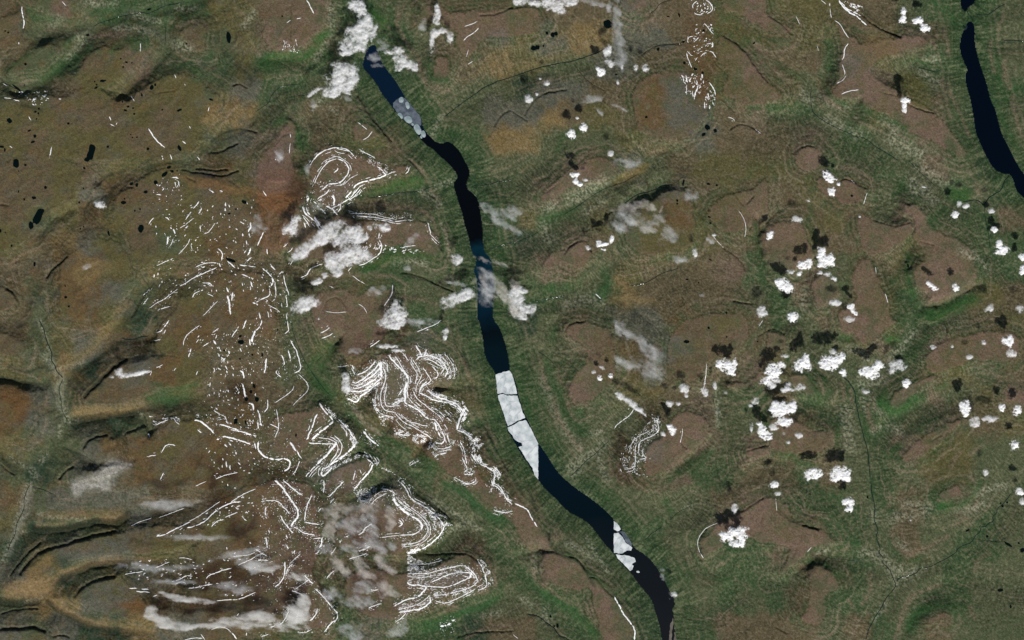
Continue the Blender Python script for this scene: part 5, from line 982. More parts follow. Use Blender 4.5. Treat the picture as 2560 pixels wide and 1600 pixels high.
def stroke_field(paths, wscale=1.0):
    """soft mask around polylines; the path's number is its half width in survey pixels"""
    out = np.zeros_like(H)
    for _, w, pts in paths:
        c = np.array(soften(pts, 1)); r = w * 2.2 * wscale
        i0, i1 = np.searchsorted(XS, c[:, 0].min() - r), np.searchsorted(XS, c[:, 0].max() + r)
        j0, j1 = np.searchsorted(YS, c[:, 1].min() - r), np.searchsorted(YS, c[:, 1].max() + r)
        if i1 <= i0 or j1 <= j0:
            continue
        X = GX[j0:j1, i0:i1] + 0.35 * w * fbm(GX[j0:j1, i0:i1], GY[j0:j1, i0:i1], 18, 3, 50); Y = GY[j0:j1, i0:i1] + 0.35 * w * fbm(GX[j0:j1, i0:i1], GY[j0:j1, i0:i1], 18, 3, 51)
        d2 = np.full(X.shape, 1e9)
        for a, b in zip(c[:-1], c[1:]):
            ab = b - a; l2 = (ab ** 2).sum() + 1e-9
            t = np.clip(((X - a[0]) * ab[0] + (Y - a[1]) * ab[1]) / l2, 0, 1)
            d2 = np.minimum(d2, (X - a[0] - t * ab[0]) ** 2 + (Y - a[1] - t * ab[1]) ** 2)
        out[j0:j1, i0:i1] = np.maximum(out[j0:j1, i0:i1], np.exp(-(np.sqrt(d2) / (w * wscale)) ** 2))
    return out

# lakes
lakeM = np.zeros((NY, NX), bool)
for p in lakes_soft:
    inside(p, XS, YS, lakeM)
LAKE_Z = 0.10
shore = smooth(0.0, 0.5, dl)
H = np.where(lakeM, 0.02, np.maximum(H, LAKE_Z + 0.025 + 0.05 * np.clip(dl, 0, 1)))
H = np.where(lakeM, H, LAKE_Z + 0.025 + (H - LAKE_Z - 0.025) * np.clip(dl / 0.35, 0.15, 1))

# ponds : level their beds
pond_list = []
for key, txt in PONDS.items():
    for c in txt.split(';'):
        v = [float(t) for t in c.split(',')]
        if v[2] < 3:
            continue
        x, y = cv(key, v[0], v[1]); s = WIN[key][2]
        rx, ry = v[2] / s, v[3] / s; ang = math.radians(v[4]) if len(v) > 4 else random.uniform(-.4, .4)
        i, j = int(round((x - XS[0]) / ST)), int(round((y - YS[0]) / ST)); r = int(max(rx, ry) / ST) + 3
        sub = H[max(0, j - r):j + r + 1, max(0, i - r):i + r + 1]
        if sub.size == 0:
            continue
        z = float(np.median(sub))
        X = GX[max(0, j - r):j + r + 1, max(0, i - r):i + r + 1] - x; Y = GY[max(0, j - r):j + r + 1, max(0, i - r):i + r + 1] - y
        m = smooth(max(rx, ry) + 8, max(rx, ry) + 2, np.hypot(X, Y))
        sub[...] = sub * (1 - m) + (z - 0.01) * m
        pond_list.append((x, y, rx, ry, ang, z))

def ground(x, y):
    return bil(H, (np.asarray(x, float) - XS[0]) / ST, (np.asarray(y, float) - YS[0]) / ST)

def W(x, y, z=ZG):
    """survey pixel -> ground position"""
    f = (HC - z) / (HC - ZG)
    return (np.asarray(x, float) - 1280.0) * KM * f, (800.0 - np.asarray(y, float)) * KM * f
# ------------------------------------------------------------------ what covers the ground (reflectance, with cloud and canyon shade painted in)
def lin(r, g, b, k=1.0):
    def f(c):
        c /= 255.0
        return c / 12.92 if c <= 0.04045 else ((c + 0.055) / 1.055) ** 2.4
    return np.array([f(r), f(g), f(b)]) * k
KL = 0.83
PAL = {'G': lin(62, 84, 54, KL), 'g': lin(82, 90, 64, KL), 'd': lin(46, 66, 50, KL), 'o': lin(92, 88, 57, KL), 'b': lin(98, 87, 66, KL),
       'p': lin(109, 94, 79, KL), 't': lin(122, 104, 70, KL), 'r': lin(99, 82, 56, KL), 's': lin(94, 94, 82, KL), 'k': lin(66, 53, 39, KL)}  # k carries painted cloud shadow and veil dimness
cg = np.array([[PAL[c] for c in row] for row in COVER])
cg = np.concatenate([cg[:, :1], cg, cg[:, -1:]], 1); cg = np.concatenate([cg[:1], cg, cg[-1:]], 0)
cwx = GX + fbm(GX, GY, 55, 4, 20) * 34; cwy = GY + fbm(GX, GY, 55, 4, 21) * 34
uu = (cwx - 32.0) / 64.0 + 1; vv = (cwy - 32.0) / 64.0 + 1
fu = uu - np.floor(uu); fv = vv - np.floor(vv)
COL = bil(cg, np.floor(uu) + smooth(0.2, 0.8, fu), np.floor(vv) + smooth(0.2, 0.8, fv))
del cwx, cwy, uu, vv, fu, fv

def mixc(c, m):
    global COL
    COL = COL + (np.asarray(c) - COL) * np.clip(m, 0, 1)[..., None]

east = smooth(560, 760, GX)
n1 = fbm(GX, GY, 30, 4, 22); n2 = fbm(GX, GY, 9, 4, 23, 0.6); n3 = fbm(GX, GY, 90, 3, 24)
pm = smooth(0.0, 0.28, dpi + 0.14 * n2 + 0.08 * n1)
moor = smooth(1440, 1520, GX + n1 * 20) * smooth(1920, 1780, GX + n1 * 20) * smooth(1040, 960, GY)
mixc(lin(127, 106, 93, KL), (1 - 0.85 * moor) * pm * (0.06 + 0.44 * east) * (0.8 + 0.7 * n3 + 0.4 * n1))
mixc(PAL['o'], pm * smooth(0.0, 0.45, n1 + 0.5 * n3) * 0.5)
mixc(PAL['g'], pm * east * smooth(0.02, 0.4, fbm(GX, GY, 48, 5, 29, 0.6)) * 0.6)
mixc(lin(124, 106, 92, KL), pm * east * smooth(0.05, 0.5, fbm(GX, GY, 26, 5, 34, 0.6)) * 0.35)
mixc(lin(120, 96, 86, KL), smooth(0.5, 0.0, dpi) * pm * east * 0.45)         # bare reddish edge
belt = smooth(0.05, 0.35, dp) * smooth(2.2, 0.8, dp) * east
mixc(lin(56, 84, 50, KL), belt * smooth(-0.2, 0.35, n1 + 0.3 * n2) * 0.50)
# ledges: pale and bushy rings that follow the table edges
rt = rng.normal(size=300)
qd = dp / 0.20 + 0.9 * fbm(GX, GY, 90, 3, 30) + 3
ri = np.clip(qd, 0, 298).astype(int); rf = smooth(0.1, 0.9, qd - ri); ring = rt[ri] * (1 - rf) + rt[ri + 1] * rf
rm = smooth(0.02, 0.2, dp) * smooth(2.4, 0.9, dp) * smooth(0.1, 0.5, dv) * smooth(-0.35, 0.3, fbm(GX, GY, 100, 3, 31) + 0.15)
mixc(lin(138, 124, 104, KL), np.clip(ring * 0.7 - 0.15, 0, 1) * rm * 0.72)
mixc(lin(42, 62, 38, KL), np.clip(-ring * 0.7 - 0.15, 0, 1) * rm * 0.72)
# valley floors: pale bogs and dark alder
vf = smooth(0.9, 0.1, dv) * east * smooth(0.1, 0.4, dl)
mixc(lin(120, 122, 98, KL), vf * smooth(0.12, 0.45, n2) * 0.42)
mixc(lin(44, 66, 46, KL), vf * smooth(-0.05, -0.4, n2) * 0.5)
# gullies and shrub strips running down the flanks
gs = flank * (0.35 + 0.65 * east)
mixc(lin(142, 140, 108, KL), np.clip(gul * 0.6 - 0.15, 0, 1) * gs * 0.36)
mixc(lin(38, 60, 36, KL), np.clip(-gul * 0.6 - 0.05, 0, 1) * gs * 0.42)
mixc(lin(126, 112, 94, KL), np.clip(con_f * 0.5 - 0.2, 0, 1) * sl * 0.30)
mixc(lin(52, 58, 42, KL), np.clip(-con_f * 0.5 - 0.1, 0, 1) * sl * 0.35)
# lava flow edges outcrop as bands along the contours
tab = rng.normal(size=400)
qb = Hs * (85 + 30 * (1 - east)) + 1.2 * fbm(GX, GY, 120, 3, 25) + 8
bi_ = np.clip(qb, 0, 398).astype(int); bf = smooth(0, 1, qb - bi_)
band = tab[bi_] * (1 - bf) + tab[bi_ + 1] * bf
bm = sl * smooth(-0.3, 0.5, fbm(GX, GY, 110, 3, 26) + 0.2) * smooth(0.2, 1.2, dv)
mixc(lin(132, 116, 100, KL), np.clip(band * 0.6 - 0.25, 0, 1) * bm * 0.72)
mixc(lin(48, 56, 40, KL), np.clip(-band * 0.6 - 0.2, 0, 1) * bm * 0.55)
# lakeside slopes: dense larch with combed avalanche strips
ls = smooth(3.0, 0.9, dl) * (~lakeM)
mixc(lin(50, 76, 46, KL), ls * 0.55)
mixc(lin(30, 52, 34, KL), ls * np.clip(-gul * 0.6, 0, 1) * 0.62)
mixc(lin(124, 126, 96, KL), ls * np.clip(gul * 0.7 - 0.25, 0, 1) * (0.22 + 0.50 * smooth(-0.2, 0.5, n1)) )
mixc(lin(150, 145, 130, KL), smooth(0.11, 0.03, dl) * (~lakeM) * 0.35)
# benches that run level above the lake shores
dlw = dl + 0.20 * fbm(GX, GY, 60, 3, 35) + 0.06 * n2
for c_, w_, rgb_, a_ in ((1.75, 0.09, (146, 138, 112), .20), (2.05, 0.08, (44, 60, 42), .28), (2.35, 0.13, (138, 124, 104), .32), (2.75, 0.10, (42, 58, 42), .25), (3.05, 0.10, (132, 120, 100), .22)):
    mixc(lin(*rgb_, KL), np.exp(-((dlw - c_) / w_) ** 2) * a_ * smooth(-0.4, 0.2, fbm(GX, GY, 90, 3, 36) + 0.1) * (1 - pm))
# slate and rust mottling of the western moors
west = 1 - smooth(620, 900, GX)
mixc(PAL['s'], west * smooth(0.1, 0.5, fbm(GX, GY, 45, 5, 27)) * 0.35)
mixc(lin(110, 82, 50, KL), west * smooth(0.1, 0.5, fbm(GX, GY, 38, 5, 28)) * 0.24)
mixc(lin(50, 56, 44, KL), west * smooth(0.55, 0.98, -fold) * 0.0 + west * smooth(0.80, 1.0, fold) * 0.30)
# shade of the canyon walls, painted dark into the ground colour
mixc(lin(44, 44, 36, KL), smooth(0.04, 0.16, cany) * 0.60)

# pale flood plains and bogs along the rivers, traced; then green belts at the foot of the tables
pale = stroke_field(parse_paths(PALE))
n5 = fbm(GX, GY, 5.0, 3, 33, 0.65)
mixc(lin(156, 155, 132, KL), pale * (0.12 + 0.88 * smooth(-0.15, 0.30, n5 + 0.5 * n2)) * 0.66)
mixc(lin(40, 60, 44, KL), pale * smooth(-0.1, -0.5, n2) * 0.6)
gb = stroke_field(parse_paths(GREEN))
mixc(lin(46, 80, 44, KL), gb * (0.60 + 0.45 * n2 + 0.3 * n1) * 0.90)
tb = stroke_field(parse_paths(TAN))
mixc(lin(126, 110, 82, KL), tb * (0.55 + 0.35 * n1 + 0.3 * n5) * 0.70)
rb = stroke_field(parse_paths(PINK))
mixc(lin(126, 108, 92, KL), rb * (0.55 + 0.7 * n5 + 0.3 * n2) * 0.80)
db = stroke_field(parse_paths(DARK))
mixc(lin(38, 46, 36, KL), db * (0.7 + 0.3 * n2) * 0.75)  # strokes along canyons and scarps paint their shade into the colour
# crisp scrub and bare-ground mottling
mot = (1 - 0.85 * pm) * (0.35 + 0.65 * east) * smooth(0.05, 0.3, dl)
mixc(lin(134, 128, 102, KL), smooth(0.16, 0.30, n5 + 0.45 * n2) * mot * 0.15)
mixc(lin(40, 58, 38, KL), smooth(0.16, 0.32, -n5 - 0.35 * n2) * mot * 0.18)
# stream lines: dark alder in the channel, pale gravel beside it
sm_ = (1 - 0.75 * pm) * smooth(0.0, 0.3, dl)
mixc(lin(140, 136, 108, KL), np.clip(SB * 1.6 - STREAM, 0, 1) * sm_ * 0.35)
mixc(lin(38, 52, 36, KL), STREAM * sm_ * 0.50)

PATCHES = [
 ('01', (126, 96, 64), .65, "1600,100 1750,120 1900,160 2100,190 2300,250 2419,300 2419,400 2100,280 1850,260 1700,160"),
 ('11', (112, 80, 60), .60, "0,100 300,100 480,200 420,400 350,700 250,900 0,900"),
 ('11', (134, 94, 60), .60, "0,300 250,330 420,320 380,460 100,470 0,400"),
 ('11', (58, 44, 36), .70, "290,170 480,170 510,260 400,380 270,380 300,270"),
 ('11', (62, 48, 46), .55, "40,140 100,110 110,300 50,250"),
 ('01', (36, 44, 66), .80, "1780,100 1850,105 1990,125 2080,150 1990,150 1880,140"),
 ('02', (176, 172, 162), .95, "700,1512 820,1495 940,1450 1010,1350 1100,1340 1250,1360 1240,1400 1120,1420 1060,1480 1040,1512"),
 ('03', (168, 166, 158), .90, "660,20 720,0 860,20 1060,0 1075,50 1020,100 900,80 820,70 740,140 700,170"),
 ('02', (66, 86, 54), .50, "1390,700 1500,640 1850,610 1850,760 1700,770 1500,790 1390,810"),
 ('02', (132, 112, 76), .65, "640,860 900,820 1380,790 1330,840 1180,880 900,910 680,950"),
 ('02', (122, 108, 70), .60, "550,460 700,380 900,280 1100,60 1200,0 1050,0 880,180 700,330 560,380"),
 ('03', (132, 110, 80), .60, "300,430 450,350 700,380 880,350 1100,370 1200,300 1100,280 880,300 560,290 380,330"),
 ('03', (130, 108, 76), .65, "0,1000 120,930 400,950 620,870 850,770 1160,730 1160,780 860,800 620,900 540,980 480,1080 180,1150 0,1120"),
 ('03', (126, 108, 76), .60, "480,1120 600,1150 800,1280 1100,1360 1380,1400 1390,1440 1200,1430 980,1410 700,1300 520,1190"),
 ('03', (112, 76, 46), .60, "1030,1180 1250,1130 1380,1170 1380,1220 1200,1230"),
 ('02', (108, 76, 44), .60, "0,620 200,620 260,700 250,950 170,1000 120,780 0,720"),
 ('10', (118, 98, 62), .45, "2130,1230 2200,1270 2419,1440 2419,1500 2300,1440 2150,1290"),
 ('20', (112, 102, 66), .35, "0,620 300,520 600,520 880,420 960,370 960,420 780,500 560,560 300,620 0,700"),
 ('30', (112, 94, 66), .40, "880,350 1150,330 1280,450 1150,530 950,620 870,700 860,740 900,500"),
 ('21', (124, 106, 62), .60, "960,260 1180,200 1300,60 1300,0 1100,100 960,180"),
 ('21', (112, 98, 64), .45, "960,1230 1150,1290 1450,1330 1300,1370 1100,1380 960,1350"),
 ('30', (96, 96, 50), .50, "1250,700 1400,700 1560,850 1540,1020 1400,1000 1280,880"),
 ('31', (58, 92, 46), .60, "1680,300 1900,250 1950,380 1800,420 1700,360"),
 ('32', (56, 92, 46), .70, "1100,160 1180,120 1250,180 1200,260 1120,240"),
 ('32', (52, 90, 48), .65, "1040,700 1140,640 1130,800 1200,840 1400,700 1500,690 1300,860 1150,900 1050,820"),
 ('31', (54, 92, 46), .60, "1400,1440 1700,1380 1950,1230 2080,1320 1700,1480 1500,1512"),
 ('33', (54, 92, 50), .60, "1560,200 1800,190 1900,140 1960,30 2100,0 1900,260 1600,330"),
 ('33', (52, 90, 52), .60, "1300,1300 1450,1180 1800,1200 1850,1280 1700,1220 1500,1240 1400,1360 1340,1500"),
 ('10', (112, 92, 84), .65, "340,1160 370,1300 350,1512 60,1512 180,1380 240,1220"),
 ('11', (114, 90, 82), .60, "0,60 100,0 330,0 340,200 300,330 120,330 0,250"),
 ('10', (52, 90, 46), .60, "0,560 120,500 440,500 520,440 620,300 720,330 600,480 480,560 200,640 0,640"),
 ('10', (64, 100, 50), .55, "1020,60 1250,160 1240,300 1150,280 1050,160"),
 ('11', (54, 86, 42), .65, "1050,310 1200,240 1600,130 1620,210 1400,300 1100,340"),
 ('11', (60, 92, 44), .60, "960,1010 1200,870 1600,900 1760,920 1600,960 1300,930 1050,1060"),
 ('12', (54, 84, 46), .65, "440,420 540,340 700,260 800,200 720,330 600,480 620,560 720,640 700,720 560,680"),
 ('23', (50, 88, 50), .60, "150,980 350,1060 650,1260 860,1480 760,1500 560,1320 300,1120"),
 ('13', (48, 86, 48), .65, "1500,1400 1900,1230 2200,1150 2300,1050 2350,1080 2200,1230 1800,1380 1600,1460"),
 ('13', (46, 80, 48), .65, "1750,0 2060,130 2150,230 2330,340 2300,430 2150,330 1900,150 1700,60"),
 ('20', (94, 70, 48), .32, "1640,60 1900,60 1900,340 1860,1000 1760,1120 1680,900 1600,760 1640,400"),
 ('22', (86, 66, 46), .45, "1000,320 1200,300 1400,240 1400,300 1300,500 1080,640 1130,400"),
 ('22', (112, 92, 58), .40, "1250,630 1430,620 1420,680 1250,690"),
 ('12', (94, 72, 50), .40, "1400,560 1560,620 1640,860 1900,1100 1750,1000 1500,760 1380,640"),
 ('12', (94, 72, 50), .38, "1150,840 1400,880 1600,1060 1700,1180 1500,1200 1300,1120 1150,1000"),
 ('12', (112, 80, 54), .55, "840,330 1130,380 960,470 850,420"),
 ('02', (132, 134, 112), .70, "420,330 480,350 520,430 620,560 600,700 610,900 570,900 540,700 550,560 470,430"),
 ('03', (134, 134, 120), .70, "250,60 300,80 290,240 230,380 200,480 150,560 90,720 50,700 100,560 140,450 180,330 200,180"),
 ('12', (104, 100, 82), .60, "1210,350 1300,350 1420,520 1400,700 1300,800 1220,790 1220,500"),
 ('12', (100, 98, 80), .60, "1390,790 1500,830 1660,950 1700,1060 1560,980 1400,880"),
]
for key, rgb, amt, txt in PATCHES:
    poly = [cv(key, *map(float, t.split(','))) for t in txt.split()]
    m = np.zeros((len(YS2), len(XS2)), bool)
    inside(soften_closed(poly, 2), XS2, YS2, m)
    f = m.astype(np.float32)
    for _ in range(3):
        f = (f + np.roll(f, 1, 0) + np.roll(f, -1, 0) + np.roll(f, 1, 1) + np.roll(f, -1, 1)) / 5
    w_ = at2(f, GX + n1 * 12, GY + n3 * 14)
    mixc(lin(*rgb, KL), w_ * amt * (0.8 + 0.5 * n2))

COL *= (1 + 0.18 * n2 + 0.08 * n1 + 0.11 * np.clip(n_fine, -2, 2) + 0.20 * n5)[..., None]
COL = np.clip(COL, 0.004, 0.6)
COL[lakeM] = lin(30, 40, 44)
# ------------------------------------------------------------------ materials
def material(name):
    m = bpy.data.materials.new(name); m.use_nodes = True
    nt = m.node_tree; nt.nodes.clear()
    return m, nt, nt.nodes, nt.links

def node(nt, typ, **kw):
    n = nt.nodes.new(typ)
    for k, v in kw.items():
        setattr(n, k, v)
    return n

def ground_material():
    m, nt, N, L = material("tundra_ground")
    out = node(nt, "ShaderNodeOutputMaterial"); bs = node(nt, "ShaderNodeBsdfDiffuse")
    at = node(nt, "ShaderNodeAttribute", attribute_name="cover")
    tc = node(nt, "ShaderNodeTexCoord")
    n1 = node(nt, "ShaderNodeTexNoise"); n1.inputs["Scale"].default_value = 9.0; n1.inputs["Detail"].default_value = 8.0; n1.inputs["Roughness"].default_value = 0.75
    L.new(tc.outputs["Object"], n1.inputs["Vector"])
    mr = node(nt, "ShaderNodeMapRange"); mr.inputs[1].default_value = 0.25; mr.inputs[2].default_value = 0.75; mr.inputs[3].default_value = 0.52; mr.inputs[4].default_value = 1.48
    L.new(n1.outputs["Fac"], mr.inputs[0])
    mul = node(nt, "ShaderNodeVectorMath", operation='SCALE')
    L.new(at.outputs["Color"], mul.inputs[0]); L.new(mr.outputs[0], mul.inputs["Scale"])
    L.new(mul.outputs[0], bs.inputs["Color"])
    n2 = node(nt, "ShaderNodeTexNoise"); n2.inputs["Scale"].default_value = 5.0; n2.inputs["Detail"].default_value = 7.0; n2.inputs["Roughness"].default_value = 0.7
    L.new(tc.outputs["Object"], n2.inputs["Vector"])
    bp = node(nt, "ShaderNodeBump"); bp.inputs["Strength"].default_value = 0.8; bp.inputs["Distance"].default_value = 0.09
    L.new(n2.outputs["Fac"], bp.inputs["Height"]); L.new(bp.outputs[0], bs.inputs["Normal"])
    L.new(bs.outputs[0], out.inputs[0])
    return m

def water_material(name, stops=None, flat=(0.002, 0.005, 0.008)):
    m, nt, N, L = material(name)
    out = node(nt, "ShaderNodeOutputMaterial"); bs = node(nt, "ShaderNodeBsdfPrincipled")
    bs.inputs["Roughness"].default_value = 0.12; bs.inputs["IOR"].default_value = 1.33
    bs.inputs["Base Color"].default_value = (*flat, 1)
    if stops:
        tc = node(nt, "ShaderNodeTexCoord"); sp = node(nt, "ShaderNodeSeparateXYZ")
        L.new(tc.outputs["Object"], sp.inputs[0])
        mr = node(nt, "ShaderNodeMapRange"); mr.inputs[1].default_value = 32.0; mr.inputs[2].default_value = -32.0
        L.new(sp.outputs["Y"], mr.inputs[0])
        nz_ = node(nt, "ShaderNodeTexNoise"); nz_.inputs["Scale"].default_value = 0.5
        ad = node(nt, "ShaderNodeMath", operation='MULTIPLY_ADD'); ad.inputs[1].default_value = 0.04
        L.new(tc.outputs["Object"], nz_.inputs["Vector"]); L.new(nz_.outputs["Fac"], ad.inputs[0]); L.new(mr.outputs[0], ad.inputs[2])
        cr = node(nt, "ShaderNodeValToRGB"); L.new(ad.outputs[0], cr.inputs[0])
        e = cr.color_ramp.elements
        while len(e) > 1:
            e.remove(e[-1])
        e[0].position = stops[0][0]; e[0].color = (*stops[0][1], 1)
        for p, c in stops[1:]:
            q_ = e.new(p); q_.color = (*c, 1)
        L.new(cr.outputs[0], bs.inputs["Base Color"])
    L.new(bs.outputs[0], out.inputs[0])
    return m

def snow_material():
    m, nt, N, L = material("old_snow")
    out = node(nt, "ShaderNodeOutputMaterial"); bs = node(nt, "ShaderNodeBsdfDiffuse")
    tc = node(nt, "ShaderNodeTexCoord"); n1 = node(nt, "ShaderNodeTexNoise"); n1.inputs["Scale"].default_value = 7.0; n1.inputs["Detail"].default_value = 5.0
    L.new(tc.outputs["Object"], n1.inputs["Vector"])
    cr = node(nt, "ShaderNodeValToRGB"); L.new(n1.outputs["Fac"], cr.inputs[0])
    cr.color_ramp.elements[0].position = 0.3; cr.color_ramp.elements[0].color = (0.74, 0.74, 0.72, 1)
    cr.color_ramp.elements[1].position = 0.6; cr.color_ramp.elements[1].color = (0.93, 0.93, 0.93, 1)
    L.new(cr.outputs[0], bs.inputs["Color"]); L.new(bs.outputs[0], out.inputs[0])
    return m

def ice_material(name, c0, c1, crack, alpha=1.0):
    m, nt, N, L = material(name)
    out = node(nt, "ShaderNodeOutputMaterial"); bs = node(nt, "ShaderNodeBsdfPrincipled"); bs.inputs["Roughness"].default_value = 0.6
    tc = node(nt, "ShaderNodeTexCoord"); n1 = node(nt, "ShaderNodeTexNoise"); n1.inputs["Scale"].default_value = 1.3; n1.inputs["Detail"].default_value = 8.0
    L.new(tc.outputs["Object"], n1.inputs["Vector"])
    cr = node(nt, "ShaderNodeValToRGB"); L.new(n1.outputs["Fac"], cr.inputs[0])
    cr.color_ramp.elements[0].position = 0.35; cr.color_ramp.elements[0].color = (*c0, 1)
    cr.color_ramp.elements[1].position = 0.62; cr.color_ramp.elements[1].color = (*c1, 1)
    vo = node(nt, "ShaderNodeTexVoronoi", feature='DISTANCE_TO_EDGE'); vo.inputs["Scale"].default_value = 0.45
    wn_ = node(nt, "ShaderNodeVectorMath", operation='MULTIPLY_ADD'); wn_.inputs[1].default_value = (1.2, 1.2, 1.2)
    L.new(n1.outputs["Color"], wn_.inputs[0]); L.new(tc.outputs["Object"], wn_.inputs[2]); L.new(wn_.outputs[0], vo.inputs["Vector"])
    lt = node(nt, "ShaderNodeMapRange"); lt.inputs[1].default_value = 0.0; lt.inputs[2].default_value = 0.03; lt.inputs[3].default_value = crack; lt.inputs[4].default_value = 0.0
    L.new(vo.outputs["Distance"], lt.inputs[0])
    mx = node(nt, "ShaderNodeMix", data_type='RGBA'); L.new(lt.outputs[0], mx.inputs["Factor"]); L.new(cr.outputs[0], mx.inputs[6]); mx.inputs[7].default_value = (0.22, 0.25, 0.27, 1)
    L.new(mx.outputs[2], bs.inputs["Base Color"])
    if alpha < 1:
        n3_ = node(nt, "ShaderNodeTexNoise"); n3_.inputs["Scale"].default_value = 2.2; n3_.inputs["Detail"].default_value = 4.0
        L.new(tc.outputs["Object"], n3_.inputs["Vector"])
        ar = node(nt, "ShaderNodeMapRange"); ar.inputs[1].default_value = 0.35; ar.inputs[2].default_value = 0.65; ar.inputs[3].default_value = alpha * 0.35; ar.inputs[4].default_value = alpha
        L.new(n3_.outputs["Fac"], ar.inputs[0]); L.new(ar.outputs[0], bs.inputs["Alpha"])
    L.new(bs.outputs[0], out.inputs[0])
    return m

def cloud_material(name, k, col=(0.97, 0.97, 0.97), lo=0.12, hi=2.2, sc=1.7):
    """droplet cloud: the thicker it stands, the more opaque (thickness is stored per vertex)"""
    m, nt, N, L = material(name)
    out = node(nt, "ShaderNodeOutputMaterial")
    at = node(nt, "ShaderNodeAttribute", attribute_name="thick")
    tc = node(nt, "ShaderNodeTexCoord"); nn = node(nt, "ShaderNodeTexNoise"); nn.inputs["Scale"].default_value = sc; nn.inputs["Detail"].default_value = 9.0; nn.inputs["Roughness"].default_value = 0.7
    L.new(tc.outputs["Object"], nn.inputs["Vector"])
    mr = node(nt, "ShaderNodeMapRange"); mr.inputs[1].default_value = 0.36; mr.inputs[2].default_value = 0.66; mr.inputs[3].default_value = lo; mr.inputs[4].default_value = hi
    L.new(nn.outputs["Fac"], mr.inputs[0])
    a = node(nt, "ShaderNodeMath", operation='MULTIPLY'); L.new(at.outputs["Fac"], a.inputs[0]); L.new(mr.outputs[0], a.inputs[1])
    b = node(nt, "ShaderNodeMath", operation='MULTIPLY'); L.new(a.outputs[0], b.inputs[0]); b.inputs[1].default_value = -k
    e = node(nt, "ShaderNodeMath", operation='EXPONENT'); L.new(b.outputs[0], e.inputs[0])
    tr = node(nt, "ShaderNodeBsdfTransparent"); df = node(nt, "ShaderNodeBsdfDiffuse"); df.inputs["Color"].default_value = (*col, 1)
    tl = node(nt, "ShaderNodeBsdfTranslucent"); tl.inputs["Color"].default_value = (*col, 1)
    m1 = node(nt, "ShaderNodeMixShader"); m1.inputs[0].default_value = 0.25; L.new(df.outputs[0], m1.inputs[1]); L.new(tl.outputs[0], m1.inputs[2])
    m2 = node(nt, "ShaderNodeMixShader"); L.new(e.outputs[0], m2.inputs[0]); L.new(m1.outputs[0], m2.inputs[1]); L.new(tr.outputs[0], m2.inputs[2])
    L.new(m2.outputs[0], out.inputs[0])
    return m

M_GROUND = ground_material()
M_LAKE = water_material("lake_water", [(0.0, (0.0015, 0.008, 0.020)), (0.20, (0.002, 0.009, 0.022)), (0.235, (0.001, 0.002, 0.003)), (0.395, (0.001, 0.0015, 0.002)),
                                       (0.415, (0.002, 0.022, 0.034)), (0.46, (0.0015, 0.014, 0.027)), (0.50, (0.001, 0.012, 0.024)), (0.535, (0.0008, 0.003, 0.004)), (0.57, (0.001, 0.006, 0.009)),
                                       (0.70, (0.0007, 0.006, 0.013)), (0.82, (0.0008, 0.0045, 0.007)), (0.90, (0.005, 0.007, 0.009)), (1.0, (0.008, 0.009, 0.010))])
M_LAKE_E = water_material("deep_lake_water", None, (0.0003, 0.002, 0.006))
M_POND = water_material("pond_water", None, (0.001, 0.004, 0.003))
M_POND_T = water_material("milky_pond_water", None, (0.006, 0.045, 0.04))
M_RIVER = water_material("river_water", None, (0.008, 0.018, 0.014))
M_SNOW = snow_material()
M_SAND = ice_material("river_sand", (0.06, 0.055, 0.04), (0.13, 0.11, 0.085), 0.0)
M_ICE = ice_material("lake_ice", (0.36, 0.41, 0.42), (0.66, 0.69, 0.69), 0.5)
M_ICE_G = ice_material("rotten_ice", (0.13, 0.19, 0.21), (0.33, 0.40, 0.40), 0.3)
M_ICE_T = ice_material("thin_ice", (0.10, 0.13, 0.17), (0.18, 0.22, 0.26), 0.2, 0.55)
M_CLOUD = {3.0: cloud_material("cumulus", 3.4, (1.0, 1.0, 1.0)), 2.0: cloud_material("soft_cloud", 0.85, (0.93, 0.93, 0.93)), 1.7: cloud_material("stratus", 0.62, (0.84, 0.83, 0.80), 0.45, 1.5, 0.7), 1.5: cloud_material("hazy_cloud", 0.25, (0.86, 0.80, 0.74), 0.4, 1.6, 0.8), 1.0: cloud_material("thin_veil", 0.20, (0.9, 0.92, 0.93), 0.4, 1.6, 0.8)}

# ------------------------------------------------------------------ mesh helpers
def mesh_obj(name, V, F, mat, smooth_=True, attrs=None):
    me = bpy.data.meshes.new(name)
    V = np.asarray(V, np.float32)
    if isinstance(F, np.ndarray):
        nf, k = F.shape
        me.vertices.add(len(V)); me.vertices.foreach_set("co", V.ravel())
        me.loops.add(nf * k); me.loops.foreach_set("vertex_index", F.astype(np.int32).ravel())
        me.polygons.add(nf); me.polygons.foreach_set("loop_start", np.arange(0, nf * k, k, dtype=np.int32))
        me.update(calc_edges=True)
    else:
        me.from_pydata(V.tolist(), [], F)
    if smooth_:
        me.polygons.foreach_set("use_smooth", np.ones(len(me.polygons), bool))
    for nm, (typ, arr) in (attrs or {}).items():
        at = me.attributes.new(nm, typ, 'POINT')
        at.data.foreach_set("color" if typ == 'FLOAT_COLOR' else "value", np.asarray(arr, np.float32).ravel())
    me.materials.append(mat)
    o = bpy.data.objects.new(name, me); C.objects.link(o)
    return o

def place_origin(o):
    """put the object's origin at its middle base"""
    me = o.data
    n = len(me.vertices); co = np.empty(n * 3, np.float32); me.vertices.foreach_get("co", co); co = co.reshape(-1, 3)
    c = np.array([(co[:, 0].min() + co[:, 0].max()) / 2, (co[:, 1].min() + co[:, 1].max()) / 2, co[:, 2].min()], np.float32)
    me.vertices.foreach_set("co", (co - c).ravel()); me.update()
    o.location = c.tolist()

